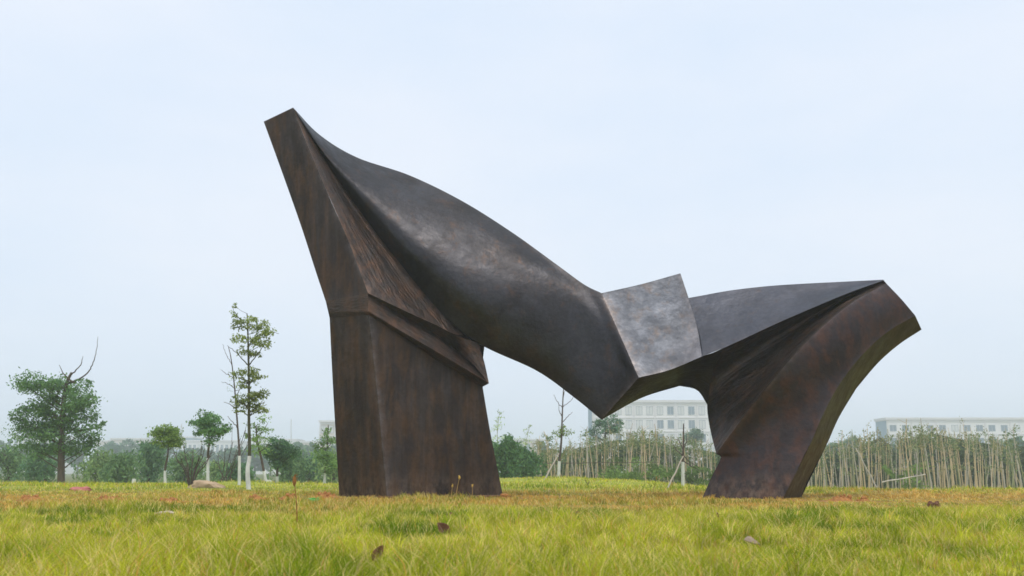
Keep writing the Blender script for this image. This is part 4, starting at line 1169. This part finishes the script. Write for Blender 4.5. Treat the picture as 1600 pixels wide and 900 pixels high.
tag(mb.build('marker_stub', M['whitewash'], None, tuple(b0), 40), 'short white stub post in front of the left willows', 'post')

# ------------------------------------------------------------------ dead leaves and weeds in the grass
def dead_leaf(label, px, py, length_px, d, yaw, roll, pitch, mat):
    c = at(px, py, d)
    Lm = length_px * PX(d)
    n, m = 9, 6
    v, f = [], []
    for i in range(n):
        t = i / (n - 1)
        w = math.sin(math.pi * min(1, t * .96 + .02)) ** .8 * .30
        for j in range(m + 1):
            q = j / m * 2 - 1
            v.append(((t - .5) * Lm, q * w * Lm, Lm * (.22 * abs(q) ** 1.4 * math.sin(math.pi * t) + .20 * (t - .5) ** 2 * 2 + .025 * math.sin(9 * t + 5 * q))))
    for i in range(n - 1):
        for j in range(m):
            a = i * (m + 1) + j; f.append((a, a + 1, a + m + 2, a + m + 1))
    me = new_mesh('dead_leaf', v, f, M[mat], 180)
    o = link('dead_leaf', me, None, tuple(c))
    tag(o, label, 'leaf', 'dead leaves lying in the grass')
    o.rotation_euler = (roll, pitch, yaw)
    md = o.modifiers.new('thickness', 'SOLIDIFY'); md.thickness = .002
    st = MB(); st.tube([(-.5 * Lm, 0, Lm * .1), (0, 0, Lm * .008), (.5 * Lm, 0, Lm * .1)], [.003, .0022, .001], 5)
    link('midrib', new_mesh('midrib', np.array(st.v), st.f, M['dead_leaf_pale']), o)
dead_leaf('large curled brown leaf standing in the grass below the pillar', 692, 830, 32, 6.3, .4, R(70), R(48), 'dead_leaf')
dead_leaf('dark brown leaf half hidden in the nearest grass', 594, 868, 34, 4.55, -.5, R(80), R(-62), 'dead_leaf')
dead_leaf('small dark leaf in the grass just below the pillar', 705, 806, 14, 8.4, .2, R(35), R(15), 'dead_leaf')
dead_leaf('greyish leaf lying flat in the right foreground grass', 1174, 850, 32, 5.2, .5, R(30), R(14), 'dead_leaf_pale')
dead_leaf('pale crumpled leaf near the bottom edge of the lawn', 788, 886, 20, 4.25, 1.0, R(45), R(20), 'dead_leaf_pale')
dead_leaf('brownish leaf standing upright in front of the curved leg', 1120, 806, 12, 8.4, .9, R(75), R(70), 'dead_leaf')
dead_leaf('reddish leaf in the grass between the legs', 903, 803, 12, 8.7, .1, R(40), R(12), 'dead_leaf')

def weed(name, label, px, py0, top, d, head, mat_h, lean=0, hr=.012, stem=.0022, mat_s='straw'):
    base = at(px, py0, d); base[2] = float(height(base[0], d))
    o = thing(name, label, 'weed', tuple(base))
    tip = at(px + lean, top, d)
    mb = MB()
    P = catmull(np.array([base, (base + tip) / 2 + np.array((-lean * .001, 0, 0)), tip]), np.linspace(0, 1, 10))
    mb.tube(P, list(np.linspace(stem * 1.4, stem * .7, 10)), 5); mb.build('stem', M[mat_s], o)
    hb = MB()
    k = head * PX(d)
    ax = np.linspace(0, 1, 7)
    hb.tube([tip + np.array((0, 0, (t - .5) * k)) for t in ax], [max(.0015, hr * math.sin(math.pi * (t * .86 + .1))) for t in ax], 7)
    for q in range(14):                              # loose florets
        z = RNG.uniform(-.5, .5) * k; a = RNG.random() * 6.28
        e = tip + np.array((math.cos(a) * hr * 1.7, math.sin(a) * hr * 1.7, z + .012))
        hb.tube([tip + np.array((0, 0, z)), e], [.003, .0012], 4)
    hb.build('seed_head', M[mat_h], o)
    return o
weed('dry_weed', 'tall dry weed with rusty seed head left of the pillar', 465, 812, 751, 7.6, 17, 'rust_seed', -5, .015, .0042, 'rust_seed')
weed('seed_stalk', 'thin green stalk with yellow seed head in front of the pillar', 712, 778, 746, 14.4, 6, 'yellow_seed', 6, .014, .004)
weed('seed_stalk', 'short stalk with yellow seed head left of the taller stalk', 705, 778, 759, 14.5, 5, 'yellow_seed', 2, .012, .004)
weed('seed_stalk', 'single yellow seed head near the right corner of the pillar', 738, 778, 759, 14.6, 5, 'yellow_seed', 0, .012, .0035)
weed('dry_weed', 'dry stalk with tan seed tip left of the staked tree', 1020, 772, 747, 17.5, 5, 'straw', 6, .014, .005)
weed('dry_weed', 'bent dry stalk in the grass between the legs', 1042, 778, 756, 15.0, 5, 'straw', 8, .010, .004)

def twig(label, px, d, segs):
    b = gpos(px, d)
    o = thing('twig', label, 'twig', tuple(b))
    for sgm in segs:
        mb = MB(); mb.tube([at(x, y, d) if i or j else b + np.array((0, 0, -.02)) for i, (x, y) in enumerate(sgm) for j in (1,)], list(np.linspace(.012, .006, len(sgm))), 5)
        mb.build('branch', M['twig'], o)
twig('forked dark twig sticking out of the lawn under the beam', 919, 24.0, [[(919, 760), (917, 755), (914, 750)], [(918, 758), (920, 754), (921, 752)]])

# small broad-leaved weed left of the pillar
b0 = gpos(490, 12.6)
o = thing('broadleaf_weed', 'small bright green broad leaved weed left of the pillar', 'weed', tuple(b0))
for k in range(7):
    a = k * 2.4; ln = .07
    c = b0 + np.array((math.cos(a) * .05, math.sin(a) * .05, .05 + .012 * (k % 3)))
    v = [c + np.array((math.cos(a + w) * ln * .5 * rr, math.sin(a + w) * ln * .5 * rr, .012 * math.cos(w) - .006 * rr)) for w, rr in [(i * math.pi / 4, 1.0 if i % 2 else .85) for i in range(8)]]
    mb = MB(); mb.add([c] + v, [(0, i + 1, (i + 1) % 8 + 1) for i in range(8)])
    mb.tube([b0 + np.array((0, 0, -.01)), c], [.003, .002], 5)
    me = mb.build('leaf', M['leaf'], o)
    color_attr(me.data, np.tile(np.array((.10, .30, .09)), (len(me.data.vertices), 1)))

# ------------------------------------------------------------------ haze
mb = MB(); mb.box(-420, 420, -40, 700, -3.0, 26.0)
m = bpy.data.materials.new('haze'); m.use_nodes = True
m.node_tree.nodes.clear()
ho = m.node_tree.nodes.new('ShaderNodeOutputMaterial'); hv = m.node_tree.nodes.new('ShaderNodeVolumePrincipled')
hv.inputs['Color'].default_value = (0.88, 0.95, 1.0, 1)
hv.inputs['Density'].default_value = 0.0017
hv.inputs['Anisotropy'].default_value = 0.0
m.node_tree.links.new(hv.outputs['Volume'], ho.inputs['Volume'])
haze = kind(mb.build('haze', m), 'stuff')
haze['label'] = 'pale blue haze over the distance'
